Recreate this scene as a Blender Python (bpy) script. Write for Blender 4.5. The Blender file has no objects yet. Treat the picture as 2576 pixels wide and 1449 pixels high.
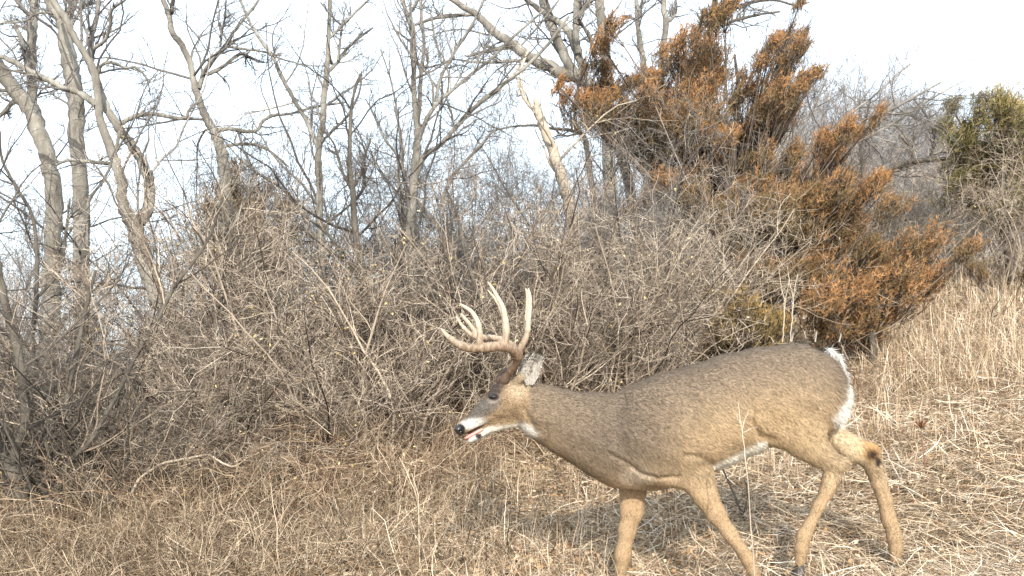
import bpy, math, random
import numpy as np
from mathutils import Vector

# ------------------------------------------------------------------ camera, sky, sun, exposure
S = bpy.context.scene
COL = S.collection
F = 2640.0 / 2576.0
PITCH = math.radians(4.45)
CAMZ = 1.0
cam = bpy.data.objects.new('camera', bpy.data.cameras.new('camera'))
COL.objects.link(cam)
cam.data.sensor_width = 36.0
cam.data.lens = 36.0 * F
cam.data.clip_start = 0.05
cam.data.clip_end = 6000
cam.location = (0, 0, CAMZ)
cam.rotation_euler = (math.radians(90) + PITCH, 0, 0)
S.camera = cam

SUN_EL, SUN_AZ = math.radians(28), math.radians(174)   # azimuth from +Y, clockwise: behind the camera, to the right
W = bpy.data.worlds.new('World'); S.world = W; W.use_nodes = True
nt = W.node_tree; bg = nt.nodes['Background']
sky = nt.nodes.new('ShaderNodeTexSky'); sky.sky_type = 'NISHITA'; sky.sun_disc = False
sky.sun_elevation = SUN_EL; sky.sun_rotation = SUN_AZ
sky.air_density = 1.0; sky.dust_density = 3.0; sky.ozone_density = 1.0
mixs = nt.nodes.new('ShaderNodeMixRGB'); mixs.inputs[0].default_value = 0.6
mixs.inputs[2].default_value = (9.6, 11.2, 12.6, 1)      # thin bright veil of high cloud
nt.links.new(sky.outputs[0], mixs.inputs[1]); nt.links.new(mixs.outputs[0], bg.inputs[0])
bg.inputs[1].default_value = 0.15
sd = bpy.data.lights.new('sun', 'SUN'); sd.energy = 4.3; sd.angle = math.radians(0.6); sd.color = (1.0, 0.93, 0.82)
sun = bpy.data.objects.new('sun', sd); COL.objects.link(sun)
sv = Vector((math.sin(SUN_AZ) * math.cos(SUN_EL), math.cos(SUN_AZ) * math.cos(SUN_EL), math.sin(SUN_EL)))
sun.rotation_euler = sv.to_track_quat('Z', 'Y').to_euler()
sun.location = (3, -6, 8)
S.view_settings.view_transform = 'Standard'; S.view_settings.look = 'None'
S.view_settings.exposure = 0.72; S.view_settings.gamma = 1.0
try: S.view_settings.use_curve_mapping = False
except Exception: pass
S.cycles.max_bounces = 4; S.cycles.diffuse_bounces = 2; S.cycles.glossy_bounces = 1
S.cycles.transmission_bounces = 1; S.cycles.transparent_max_bounces = 4

rng = np.random.default_rng(7)

# ------------------------------------------------------------------ helpers
CP, SP = math.cos(PITCH), math.sin(PITCH)
def at(px, py, Y):
    """point at world depth Y seen at (px, py) of the 2576 x 1449 picture"""
    u = (np.asarray(px, float) - 1288.0) / 2640.0; v = (724.5 - np.asarray(py, float)) / 2640.0
    t = Y / (CP - v * SP)
    return np.stack(np.broadcast_arrays(u * t, t * (CP - v * SP), CAMZ + t * (SP + v * CP)), -1)
def topx(p):
    y = p[..., 1]; z = p[..., 2] - CAMZ
    f = y * CP + z * SP; up = -y * SP + z * CP
    return 1288 + 2640 * p[..., 0] / f, 724.5 - 2640 * up / f
def sstep(a, b, x):
    t = np.clip((x - a) / (b - a), 0, 1); return t * t * (3 - 2 * t)
def softplus(x, k=1.0):
    return np.logaddexp(0, x * k) / k
def ground(x, y):
    x = np.asarray(x, float); y = np.asarray(y, float)
    c = 10.0 + 6.5 * sstep(0, 6, x)
    z = 0.15 * (y - 4.4) - 0.42 * softplus(y - c, 1.6)
    z = z + 0.05 * np.clip(x - 0.5, -14, 0) + 0.115 * (softplus(x - 0.5, 3) - softplus(x - 9, 1))
    z = z + 0.065 * softplus(x - 3.2, 2) * sstep(5, 9, y)
    z = z + 0.09 * sstep(0.85, 1.35, x) * (1 - sstep(5.5, 8, y))
    z = z - 0.10 * np.exp(-((x - 1.68) ** 2 + (y - 4.5) ** 2) / .16)
    z = z + 0.03 * np.sin(x * 1.7 + y * .6) * np.cos(y * 1.3 - x * .5) + 0.012 * np.sin(x * 5.1 + 1) * np.sin(y * 4.3)
    return -5.0 + softplus(z + 5.0, 1.0)

def newmesh(name, V, Fq, mat, parent=None, smooth=False, loc=None, col=None):
    """V (n,3); Fq (m,k) array or list of such arrays; col: per-vertex rgb"""
    me = bpy.data.meshes.new(name)
    Fs = Fq if isinstance(Fq, list) else [Fq]
    Fs = [np.asarray(f) for f in Fs if len(f)]
    nv = len(V); nl = sum(f.size for f in Fs); nf = sum(len(f) for f in Fs)
    me.vertices.add(nv); me.loops.add(nl); me.polygons.add(nf)
    me.vertices.foreach_set('co', np.ascontiguousarray(V, dtype=np.float32).ravel())
    me.loops.foreach_set('vertex_index', np.concatenate([f.ravel() for f in Fs]).astype(np.int32))
    st = []; o = 0
    for f in Fs:
        st.append(o + np.arange(len(f)) * f.shape[1]); o += f.size
    me.polygons.foreach_set('loop_start', np.concatenate(st).astype(np.int32))
    if smooth: me.polygons.foreach_set('use_smooth', np.ones(nf, dtype=bool))
    if col is not None:
        a = me.color_attributes.new('tint', 'FLOAT_COLOR', 'POINT')
        c = np.ones((nv, 4), np.float32); c[:, :3] = col
        a.data.foreach_set('color', c.ravel())
    me.update(calc_edges=True)
    me.materials.append(mat)
    ob = bpy.data.objects.new(name, me); COL.objects.link(ob)
    if loc is not None: ob.location = loc
    if parent is not None: ob.parent = parent
    return ob
def tag(o, label=None, cat=None, group=None, kind=None):
    if label: o['label'] = label
    if cat: o['category'] = cat
    if group: o['group'] = group
    if kind: o['kind'] = kind
    return o
def empty(name, loc):
    o = bpy.data.objects.new(name, None); COL.objects.link(o); o.location = loc; o.empty_display_size = .1
    return o
def copy_tree(o):
    c = o.copy(); COL.objects.link(c)
    for ch in list(o.children):
        d = ch.copy(); COL.objects.link(d); d.parent = c
        for g in ch.children:
            e = g.copy(); COL.objects.link(e); e.parent = d
    return c

def unit(v): return v / np.maximum(np.linalg.norm(v, axis=-1, keepdims=True), 1e-9)
def tubes(P, R, sides, rough=0.0):
    """P (N,K,3), R (N,K) -> V, quads"""
    N, K, _ = P.shape
    T = np.empty_like(P); T[:, 1:-1] = P[:, 2:] - P[:, :-2]; T[:, 0] = P[:, 1] - P[:, 0]; T[:, -1] = P[:, -1] - P[:, -2]
    T = unit(T)
    ref = np.zeros((N, 1, 3)); m = np.abs(T.mean(1)).argmin(1); ref[np.arange(N), 0, m] = 1
    A = unit(np.cross(T, np.broadcast_to(ref, P.shape))); B = np.cross(T, A)
    a = np.arange(sides) * 2 * math.pi / sides
    RR = R[:, :, None] * np.ones(sides)
    if rough: RR = RR * (1 + rough * rng.standard_normal(RR.shape))
    V = P[:, :, None] + RR[..., None] * (np.cos(a)[:, None] * A[:, :, None] + np.sin(a)[:, None] * B[:, :, None])
    base = (np.arange(N)[:, None, None] * K + np.arange(K - 1)[None, :, None]) * sides
    j = np.arange(sides)[None, None]; j2 = (j + 1) % sides
    Q = np.stack([base + j, base + j2, base + sides + j2, base + sides + j], -1).reshape(-1, 4)
    return V.reshape(-1, 3), Q
class Geo:
    def __init__(s): s.V = []; s.F = []; s.n = 0; s.C = []
    def add(s, V, Fc, c=None):
        s.V.append(V); s.F.append(Fc + s.n); s.n += len(V)
        if c is not None: s.C.append(np.broadcast_to(c, (len(V), 3)))
    def tubes(s, P, R, sides=3, rough=0.0): s.add(*tubes(P, R, sides, rough))
    def build(s, name, mat, parent=None, smooth=False, loc=None):
        V = np.concatenate(s.V)
        by = {}
        for f in s.F: by.setdefault(f.shape[1], []).append(f)
        Fs = [np.concatenate(v) for v in by.values()]
        if loc is not None: V = V - np.asarray(loc)
        if parent is not None and loc is None: V = V - np.asarray(parent.location)
        return newmesh(name, V, Fs, mat, parent, smooth, loc, np.concatenate(s.C) if s.C else None)
def spline(pts, n):
    """Catmull-Rom through pts (k,d) resampled to n"""
    p = np.asarray(pts, float); k = len(p)
    q = np.vstack([2 * p[0] - p[1], p, 2 * p[-1] - p[-2]])
    t = np.linspace(0, k - 1 - 1e-6, n); i = t.astype(int); f = (t - i)[:, None]
    a, b, c, d = q[i], q[i + 1], q[i + 2], q[i + 3]
    return .5 * (2 * b + (c - a) * f + (2 * a - 5 * b + 4 * c - d) * f ** 2 + (3 * b - a - 3 * c + d) * f ** 3)
def grow(P, R, n, ratio, ang, K=5, up=.0, wob=.15, tmin=.15, rr=.55, rmin=.0012, L=None, drift=None, taper=.3):
    N, KP, _ = P.shape
    idx = np.repeat(np.arange(N), n)
    t = rng.uniform(tmin, .98, len(idx)); s = t * (KP - 1); i = s.astype(int); f = (s - i)[:, None]
    p0 = P[idx, i] * (1 - f) + P[idx, i + 1] * f; r0 = R[idx, i] * (1 - f[:, 0]) + R[idx, i + 1] * f[:, 0]
    T = unit(P[idx, i + 1] - P[idx, i])
    if L is None: L = np.linalg.norm(np.diff(P, axis=1), axis=-1).sum(1)
    ln = L[idx] * rng.uniform(ratio[0], ratio[1], len(idx)) * (1.15 - .6 * t)
    w = rng.standard_normal((len(idx), 3)); w = unit(w - (w * T).sum(1, keepdims=True) * T)
    a = rng.uniform(ang[0], ang[1], len(idx))[:, None]
    d = T * np.cos(a) + w * np.sin(a)
    C = np.empty((len(idx), K, 3)); C[:, 0] = p0
    for k in range(1, K):
        d = d + wob * rng.standard_normal(d.shape) + np.array([0, 0, up])
        if drift is not None: d = d + drift
        d = unit(d)
        C[:, k] = C[:, k - 1] + d * (ln / (K - 1))[:, None]
    rc = np.maximum(r0 * rr, rmin)
    RC = np.maximum(rc[:, None] * np.linspace(1, taper, K), rmin * .6)
    return C, RC

# ------------------------------------------------------------------ materials
def nodemat(name, rough=.85):
    m = bpy.data.materials.new(name); m.use_nodes = True
    t = m.node_tree; b = t.nodes['Principled BSDF']; b.inputs['Roughness'].default_value = rough
    b.inputs['Specular IOR Level'].default_value = .2
    return m, t, b
def ramp(t, stops):
    r = t.nodes.new('ShaderNodeValToRGB'); e = r.color_ramp.elements
    e[0].position, e[0].color = stops[0][0], (*stops[0][1], 1); e[1].position, e[1].color = stops[-1][0], (*stops[-1][1], 1)
    for p, c in stops[1:-1]:
        x = e.new(p); x.color = (*c, 1)
    return r
def noise(t, scale, detail=3, rough=.6, coord='Object', stretch=None):
    tc = t.nodes.new('ShaderNodeTexCoord'); n = t.nodes.new('ShaderNodeTexNoise')
    n.inputs['Scale'].default_value = scale; n.inputs['Detail'].default_value = detail; n.inputs['Roughness'].default_value = rough
    if stretch:
        mp = t.nodes.new('ShaderNodeMapping'); mp.inputs['Scale'].default_value = stretch
        t.links.new(tc.outputs[coord], mp.inputs[0]); t.links.new(mp.outputs[0], n.inputs[0])
    else: t.links.new(tc.outputs[coord], n.inputs[0])
    return n
def mat_bark(name, dark, mid, light, scale=9, bump=.6):
    m, t, b = nodemat(name, .9)
    n = noise(t, scale, 6, .7, stretch=(1, 1, .22)); n2 = noise(t, scale * .35, 3, .5)
    r = ramp(t, [(.32, dark), (.5, mid), (.68, light)])
    mx = t.nodes.new('ShaderNodeMath'); mx.operation = 'MULTIPLY_ADD'; mx.inputs[1].default_value = .6
    t.links.new(n.outputs[0], mx.inputs[0])
    m2 = t.nodes.new('ShaderNodeMath'); m2.operation = 'MULTIPLY'; m2.inputs[1].default_value = .4
    t.links.new(n2.outputs[0], m2.inputs[0]); t.links.new(m2.outputs[0], mx.inputs[2])
    t.links.new(mx.outputs[0], r.inputs[0]); t.links.new(r.outputs[0], b.inputs['Base Color'])
    bp = t.nodes.new('ShaderNodeBump'); bp.inputs['Strength'].default_value = bump; bp.inputs['Distance'].default_value = .02
    t.links.new(n.outputs[0], bp.inputs['Height']); t.links.new(bp.outputs[0], b.inputs['Normal'])
    return m
def mat_island(name, stops, rough=.8, trans=0.0):
    m, t, b = nodemat(name, rough)
    g = t.nodes.new('ShaderNodeNewGeometry'); r = ramp(t, stops)
    t.links.new(g.outputs['Random Per Island'], r.inputs[0]); t.links.new(r.outputs[0], b.inputs['Base Color'])
    return m
def mat_tint(name, rough=.85, nscale=0, namt=.3, bump=0):
    m, t, b = nodemat(name, rough)
    a = t.nodes.new('ShaderNodeAttribute'); a.attribute_name = 'tint'
    if nscale:
        n = noise(t, nscale, 4, .7)
        r = ramp(t, [(.3, (1 - namt,) * 3), (.7, (1 + namt,) * 3)])
        mu = t.nodes.new('ShaderNodeMixRGB'); mu.blend_type = 'MULTIPLY'; mu.inputs[0].default_value = 1
        t.links.new(n.outputs[0], r.inputs[0]); t.links.new(a.outputs['Color'], mu.inputs[1]); t.links.new(r.outputs[0], mu.inputs[2])
        t.links.new(mu.outputs[0], b.inputs['Base Color'])
        if bump:
            bp = t.nodes.new('ShaderNodeBump'); bp.inputs['Strength'].default_value = bump; bp.inputs['Distance'].default_value = .01
            t.links.new(n.outputs[0], bp.inputs['Height']); t.links.new(bp.outputs[0], b.inputs['Normal'])
    else: t.links.new(a.outputs['Color'], b.inputs['Base Color'])
    return m
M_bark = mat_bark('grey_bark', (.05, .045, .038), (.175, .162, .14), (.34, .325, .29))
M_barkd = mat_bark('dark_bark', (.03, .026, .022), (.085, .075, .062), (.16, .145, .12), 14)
M_snag = mat_bark('weathered_wood', (.20, .16, .12), (.38, .32, .25), (.52, .45, .37), 12)
M_twig = mat_island('twig_bark', [(0, (.05, .045, .042)), (.35, (.12, .108, .098)), (.75, (.21, .19, .17)), (1, (.34, .31, .28))])
M_twigd = mat_island('dark_twig_bark', [(0, (.03, .027, .025)), (.6, (.10, .085, .07)), (1, (.20, .17, .14))])
M_shrub = mat_island('shrub_bark', [(0, (.028, .021, .016)), (.28, (.115, .088, .067)), (.56, (.29, .232, .178)), (.85, (.48, .398, .31)), (1, (.66, .57, .47))])
M_pale = mat_island('pale_shrub_bark', [(0, (.09, .07, .055)), (.4, (.31, .25, .19)), (1, (.58, .49, .39))])
M_cane = mat_island('cane_bark', [(0, (.06, .035, .022)), (.35, (.19, .12, .075)), (.75, (.36, .26, .17)), (1, (.56, .46, .34))])
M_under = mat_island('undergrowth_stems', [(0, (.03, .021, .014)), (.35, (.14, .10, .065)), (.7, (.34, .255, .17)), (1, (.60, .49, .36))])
M_far = mat_island('far_twig_faded', [(0, (.17, .16, .16)), (.5, (.30, .285, .28)), (1, (.44, .425, .42))])  # bark tones paled to paint in the flare that fades distant trees
M_straw = mat_island('dry_straw', [(0, (.12, .07, .04)), (.22, (.28, .195, .12)), (.55, (.49, .37, .245)), (.85, (.64, .52, .38)), (1, (.80, .72, .60))], .6)
M_litter = mat_island('dead_leaves', [(0, (.12, .06, .03)), (.4, (.30, .18, .09)), (.8, (.45, .30, .17)), (1, (.62, .48, .32))])
M_rusty = mat_island('rusty_twig', [(0, (.12, .03, .015)), (.6, (.30, .09, .03)), (1, (.45, .18, .06))])
M_bud = mat_island('dry_leaf', [(0, (.25, .17, .05)), (.5, (.48, .38, .16)), (1, (.66, .55, .30))])

# ground sheet
m, t, b = nodemat('soil_and_thatch', .95)
n1 = noise(t, 55, 6, .75); n2 = noise(t, 1.1, 4, .6)
r1 = ramp(t, [(.32, (.07, .045, .028)), (.5, (.26, .185, .115)), (.66, (.50, .39, .26))])
r2 = ramp(t, [(.35, (.62, .56, .5)), (.65, (1, 1, 1))])
mu = t.nodes.new('ShaderNodeMixRGB'); mu.blend_type = 'MULTIPLY'; mu.inputs[0].default_value = 1
t.links.new(n1.outputs[0], r1.inputs[0]); t.links.new(n2.outputs[0], r2.inputs[0])
t.links.new(r1.outputs[0], mu.inputs[1]); t.links.new(r2.outputs[0], mu.inputs[2]); t.links.new(mu.outputs[0], b.inputs['Base Color'])
bp = t.nodes.new('ShaderNodeBump'); bp.inputs['Strength'].default_value = .8; bp.inputs['Distance'].default_value = .03
t.links.new(n1.outputs[0], bp.inputs['Height']); t.links.new(bp.outputs[0], b.inputs['Normal'])
M_ground = m
gx = np.concatenate([-np.geomspace(2500, 14, 18), np.arange(-13, 14.01, .2), np.geomspace(14.3, 2500, 18)])
gy = np.concatenate([[-40, -15, -6, -2], np.arange(0, 24, .2), np.geomspace(24.5, 5000, 26)])
X, Yg = np.meshgrid(gx, gy); Z = ground(X, Yg)
nx, ny = len(gx), len(gy)
i, j = np.meshgrid(np.arange(nx - 1), np.arange(ny - 1)); a0 = (j * nx + i).ravel()
g = newmesh('ground', np.stack([X, Yg, Z], -1).reshape(-1, 3), np.stack([a0, a0 + 1, a0 + nx + 1, a0 + nx], -1), M_ground, smooth=True)
tag(g, kind='structure')

# ------------------------------------------------------------------ trees traced along their real trunks
def tree(name, label, limbs, depth, base_px, mat=None, tw=(7, 5, 4), tmat=None, group=None, cat='tree', sides=10, spread=.35, tminl=.1, twl=(.25, .6)):
    """limbs: list of polylines [(px,py,rpx[,dY])]; the first is the trunk and is carried down to the ground"""
    mat = mat or M_bark; tmat = tmat or M_twig
    P0 = []; R0 = []
    basep = at(base_px, 1000, depth); bx = basep[0]; bz = float(ground(bx, depth))
    root = empty(name, (bx, depth, bz)); tag(root, label, cat, group or 'bare trees of the wood edge')
    tr = Geo(); br = Geo(); PL = []; RL = []; LG = []
    for li, L in enumerate(limbs):
        pts = []
        n = len(L)
        for k, q in enumerate(L):
            dy = q[3] if len(q) > 3 else spread * (((li * 7919) % 5) - 2) / 2 * (k / max(n - 1, 1)) * (0 if li == 0 else 1)
            w = at(q[0], q[1], depth + dy); pts.append([*w, q[2] * .87 / 2640 * depth])
        if li == 0:
            pts = [[bx, depth, bz - .15, pts[0][3] * 1.35], [bx * .75 + pts[0][0] * .25, depth, bz * .7 + pts[0][2] * .3, pts[0][3] * 1.08]] + pts
        pts = np.array(pts); ns = max(10, int(len(pts) * 5))
        s = spline(pts, ns); s[:, 3] = np.maximum(s[:, 3], .002)
        s[1:-1, :3] += rng.standard_normal((ns - 2, 3)) * (s[1:-1, 3:4] * .10)
        P, R = s[None, :, :3], s[None, :, 3]
        sd_ = sides if s[:, 3].max() > .015 else 5
        if li == 0: tr.tubes(P, R, sd_, .05)
        else:
            lg = Geo(); lg.tubes(P, R, sd_, .05); LG.append(lg)
        s2 = spline(s, 24); PL.append(s2[:, :3]); RL.append(s2[:, 3])
    P = np.array(PL); R = np.array(RL)
    Ln = np.minimum(np.linalg.norm(np.diff(P, axis=1), axis=-1).sum(1), 2.6)
    R1 = np.minimum(R, .022)
    A, RA = grow(P, R1, int(tw[0] * 1.35), twl, (.5, 1.2), 9, .05, .18, tminl, .5, .0020, L=Ln)
    B, RB = grow(A, RA, tw[1] + 1, (.3, .7), (.4, 1.1), 6, .04, .2, .1, .6, .0015)
    C, RC = grow(B, RB, tw[2], (.3, .8), (.4, 1.1), 4, .03, .22, .1, .7, .0012)
    br.tubes(A, RA, 4); br.tubes(B, RB, 3); br.tubes(C, RC, 3)
    tr.build('trunk', mat, root, True)
    for lg in LG: lg.build('limb', mat, root, True)
    br.build('twigs', tmat, root, True)
    return root
def c4(L, dx=0): return [(q[0] * .4148 + dx, q[1] * .4148, *q[2:]) for q in L]
def c5(L): return c4(L, 601)
def c6(L): return c4(L, 1202)

tree('bare_tree', 'leaning grey trunk at the far left edge, bending up and out to the left',
     [c4([(300, 2300, 27), (310, 1900, 27), (322, 1449, 25), (330, 1250, 25), (315, 1080, 24), (285, 930, 24), (235, 790, 24), (180, 650, 24), (100, 560, 22), (15, 440, 22), (-60, 320, 20), (-150, 100, 16), (-220, -300, 12)]),
      c4([(190, 640, 14), (196, 560, 14), (190, 430, 13), (195, 250, 14), (203, 100, 14), (215, 0, 13), (230, -250, 11), (210, -600, 7)]),
      c4([(110, 590, 8), (60, 640, 7), (0, 700, 6), (-90, 760, 5)]), c4([(205, 620, 5), (120, 560, 5), (0, 545, 5), (-120, 500, 3)]),
      c4([(195, 110, 6), (130, 40, 6), (60, -60, 5), (10, -200, 3)]), c4([(90, 160, 6), (130, 240, 6), (165, 400, 6), (190, 470, 6)])],
     9.2, 135, tw=(9, 5, 4))
tree('bare_tree', 'thick upright grey trunk, second from the left edge',
     [c4([(520, 2400, 26), (500, 1900, 25), (495, 1449, 23), (485, 1200, 23), (475, 1000, 22), (458, 800, 23), (462, 620, 24), (430, 460, 24), (405, 300, 22), (385, 150, 20), (330, 60, 19), (280, -60, 17), (200, -400, 13)]),
      c4([(400, 130, 12), (430, 60, 12), (450, -20, 12), (480, -200, 10), (530, -500, 6)]),
      c4([(430, 170, 5), (480, 70, 5), (540, 20, 5), (600, -60, 3)]),
      c4([(160, 180, 4), (100, 150, 3), (40, 130, 3), (-40, 180, 2)]),
      c4([(400, 120, 5), (320, 85, 4), (230, 80, 4), (140, 130, 3), (0, 140, 2)])],
     8.7, 215, tw=(9, 5, 4))
tree('bare_tree', 'forked grey tree whose two bowed limbs meet in a V above the left thicket',
     [c4([(1330, 2500, 23), (1190, 2200, 24), (1060, 1960, 24), (960, 1800, 25), (880, 1600, 25), (835, 1449, 24), (800, 1350, 22), (745, 1240, 16), (738, 1140, 15), (725, 1060, 15), (680, 930, 14), (640, 820, 13), (605, 720, 12), (598, 610, 12), (588, 520, 12), (570, 430, 12), (520, 340, 10), (450, 220, 10), (395, 110, 10), (330, 20, 9), (270, -120, 8), (200, -350, 5)]),
      c4([(840, 1360, 20), (900, 1260, 17), (905, 1120, 16), (868, 1000, 15), (805, 890, 14), (725, 790, 13), (665, 690, 12), (625, 600, 11), (590, 500, 11), (555, 400, 10), (552, 300, 10), (560, 200, 8), (590, 90, 7), (600, -50, 6), (620, -300, 4)]),
      c4([(590, 640, 11), (520, 590, 10), (465, 550, 10), (400, 540, 9), (300, 490, 9), (200, 440, 8), (100, 385, 8), (0, 340, 7), (-120, 320, 5)]),
      c4([(730, 750, 7), (800, 715, 7), (870, 692, 6), (960, 695, 6), (1050, 712, 6), (1125, 715, 5), (1145, 670, 4), (1190, 620, 3)]),
      c4([(600, 440, 5), (615, 395, 5), (680, 380, 5), (760, 410, 4), (830, 412, 4), (890, 480, 3), (912, 580, 2)]),
      c4([(575, 290, 6), (640, 240, 5), (668, 150, 5), (680, 60, 4), (760, 0, 3)]),
      c4([(540, 230, 4), (500, 130, 4), (480, 0, 3)]),
      c4([(700, 1000, 6), (640, 990, 6), (520, 980, 6), (420, 970, 5), (340, 1000, 3)]),
      c4([(730, 770, 5), (710, 880, 5), (660, 1030, 4), (600, 1130, 4), (540, 1220, 5), (535, 1350, 6), (530, 1500, 6)])],
     7.9, 560, tw=(6, 4, 4))
tree('bare_tree', 'slender crooked tree with a side limb forking right, left of centre',
     [c4([(1420, 2300, 17), (1400, 1800, 17), (1370, 1200, 18), (1360, 1000, 17), (1335, 890, 16), (1300, 800, 13), (1250, 720, 12), (1212, 620, 11), (1180, 520, 10), (1155, 390, 9), (1105, 280, 9), (1040, 190, 9), (1028, 100, 8), (985, -10, 7), (900, -250, 5)]),
      c4([(1205, 540, 8), (1235, 450, 7), (1300, 350, 7), (1370, 280, 6), (1420, 190, 5), (1480, 110, 5), (1560, 10, 4), (1640, -150, 3)]),
      c4([(1250, 455, 6), (1330, 420, 6), (1400, 365, 5), (1470, 325, 5), (1530, 358, 3), (1600, 380, 2)]),
      c4([(1370, 280, 4), (1500, 300, 4), (1580, 310, 3), (1700, 340, 3)]),
      c4([(1335, 285, 4), (1345, 190, 4), (1365, 100, 3), (1370, 0, 2)]),
      c4([(1040, 80, 7), (1050, 0, 6), (1090, -150, 4)]),
      c4([(1320, 790, 7), (1400, 780, 6), (1480, 797, 6), (1560, 790, 5), (1590, 740, 5), (1656, 700, 5), (1760, 690, 4), (1900, 650, 4), (2100, 620, 3)]),
      c4([(1360, 890, 5), (1450, 875, 5), (1560, 880, 5), (1640, 920, 4), (1750, 1010, 3)])],
     8.6, 590, tw=(7, 5, 4))
tree('bare_tree', 'thin straight tree with upswept twigs, between the crooked tree and the centre',
     [c5([(500, 2000, 11), (495, 1500, 11), (490, 1300, 11), (486, 1100, 10), (482, 950, 10), (492, 850, 9), (510, 740, 9), (516, 600, 9), (530, 450, 8), (540, 330, 7), (545, 170, 6), (552, 0, 6), (560, -250, 3)]),
      c5([(535, 440, 6), (600, 375, 5), (650, 300, 5), (740, 220, 4), (812, 168, 3)]), c5([(600, 370, 4), (612, 260, 4), (630, 120, 3), (650, 20, 3)]),
      c5([(552, 230, 4), (620, 160, 4), (700, 80, 4), (795, -10, 3)]), c5([(620, 150, 3), (575, 110, 3), (500, 20, 2)]),
      c5([(485, 880, 4), (560, 800, 4), (660, 700, 4), (730, 560, 3), (745, 430, 2)]),
      c5([(480, 900, 6), (440, 800, 6), (390, 700, 6), (320, 580, 6), (262, 470, 6), (205, 345, 5), (130, 240, 5), (60, 120, 4), (5, -10, 4), (-60, -200, 3)]),
      c5([(180, 330, 3), (250, 355, 3), (400, 395, 2), (520, 400, 2)])],
     8.3, 800, tw=(6, 4, 4))
tree('bare_sapling', 'dark sapling forked in a narrow V, left of the tall centre tree',
     [c5([(800, 2100, 11), (790, 1850, 11), (735, 1560, 10), (705, 1400, 9), (690, 1150, 8), (672, 1000, 7), (672, 860, 6), (680, 700, 5), (690, 600, 4), (735, 450, 3)]),
      c5([(690, 1150, 5), (740, 1050, 4), (770, 930, 4), (800, 840, 3)]), c5([(685, 1150, 5), (640, 1070, 4), (600, 950, 4), (570, 860, 3), (500, 780, 3)]),
      c5([(785, 1700, 5), (640, 1560, 5), (540, 1420, 5), (380, 1290, 4), (270, 1150, 4), (130, 1060, 4), (0, 960, 4)])],
     7.6, 940, mat=M_barkd, tmat=M_twigd, tw=(9, 5, 4), cat='sapling')
tree('bare_tree', 'tall centre tree of several straight stems fanning upward behind the antlers',
     [c5([(1080, 2350, 15), (1060, 1900, 16), (1040, 1450, 16), (1045, 1230, 15), (1062, 1080, 13), (1078, 930, 12), (1082, 800, 9), (1064, 620, 8), (1060, 450, 7), (1060, 300, 7), (1058, 200, 7), (1020, 90, 6), (985, -20, 6), (900, -300, 4)]),
      c5([(1075, 900, 9), (1088, 700, 7), (1108, 430, 6), (1122, 280, 5), (1106, 100, 5), (1100, -50, 4), (1090, -300, 3)]),
      c5([(1075, 1060, 9), (1110, 970, 8), (1140, 930, 8), (1220, 880, 7), (1290, 800, 7), (1400, 680, 7), (1500, 590, 6), (1656, 470, 6), (1830, 320, 5), (2000, 100, 4)]),
      c5([(1090, 850, 8), (1130, 740, 7), (1200, 630, 6), (1300, 540, 5), (1450, 420, 5), (1550, 340, 4), (1656, 230, 4), (1850, 60, 3)]),
      c5([(1195, 620, 5), (1222, 480, 5), (1290, 350, 5), (1350, 250, 4), (1420, 140, 4), (1490, -10, 3)]),
      c5([(1180, 640, 4), (1170, 500, 3), (1110, 410, 3), (1000, 270, 3), (930, 150, 3)]),
      c5([(1230, 380, 3), (1190, 230, 3), (1160, 60, 3)]),
      c5([(985, 1300, 5), (975, 1150, 5), (960, 950, 4), (890, 850, 4), (820, 700, 3), (770, 600, 2)]),
      c5([(1000, 1100, 4), (975, 800, 4), (930, 520, 3), (860, 300, 2)]),
      c5([(1020, 110, 4), (1070, 30, 4), (1120, -60, 3)]),
      c5([(1210, 1280, 5), (1290, 1080, 5), (1450, 900, 4), (1540, 800, 3), (1656, 770, 2)]),
      c5([(1110, 2000, 9), (1180, 1700, 9), (1250, 1560, 8), (1220, 1400, 7), (1110, 1260, 6), (1040, 1170, 4)])],
     7.9, 1042, tw=(8, 5, 4))
tree('bare_tree', 'big arched tree limbs leaning down from the upper centre into the rust juniper',
     [c6([(1000, 1900, 15), (960, 1400, 15), (880, 950, 16), (760, 660, 18), (640, 490, 20), (530, 450, 19), (430, 400, 18), (320, 350, 17), (200, 262, 14), (90, 190, 12), (0, 95, 10), (-120, 20, 9), (-260, -90, 8), (-420, -300, 6)]),
      c6([(650, 500, 18), (560, 400, 15), (500, 280, 15), (440, 140, 15), (400, 0, 14), (360, -200, 11), (330, -500, 7)]),
      c6([(650, 520, 14), (630, 400, 12), (590, 290, 12), (560, 210, 12), (500, 140, 10), (430, 95, 9), (310, 10, 7), (200, -100, 5)]),
      c6([(610, 330, 11), (595, 200, 11), (600, 80, 11), (600, -20, 10), (610, -300, 6)]),
      c6([(600, 120, 6), (640, 60, 6), (690, -10, 5), (760, -150, 3)]),
      c6([(700, 330, 6), (690, 250, 6), (640, 160, 5), (610, 120, 5)]),
      c6([(130, 205, 7), (0, 90, 7), (-40, 88, 6), (-160, 95, 6), (-280, 115, 5), (-380, 150, 4)]),
      c6([(260, 300, 8), (160, 290, 7), (60, 310, 6), (-60, 340, 4)]),
      c6([(340, 370, 6), (200, 370, 5), (100, 380, 4), (-100, 370, 3)]),
      c6([(260, 280, 3), (400, 120, 3), (520, -40, 3)]),
      c6([(280, 330, 6), (240, 440, 5), (160, 510, 5), (0, 640, 4)])],
     10.5, 1560, tw=(6, 5, 4))
def pole(label, L, depth, base, **k): return tree('bare_tree', label, L, depth, base, **k)
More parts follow.
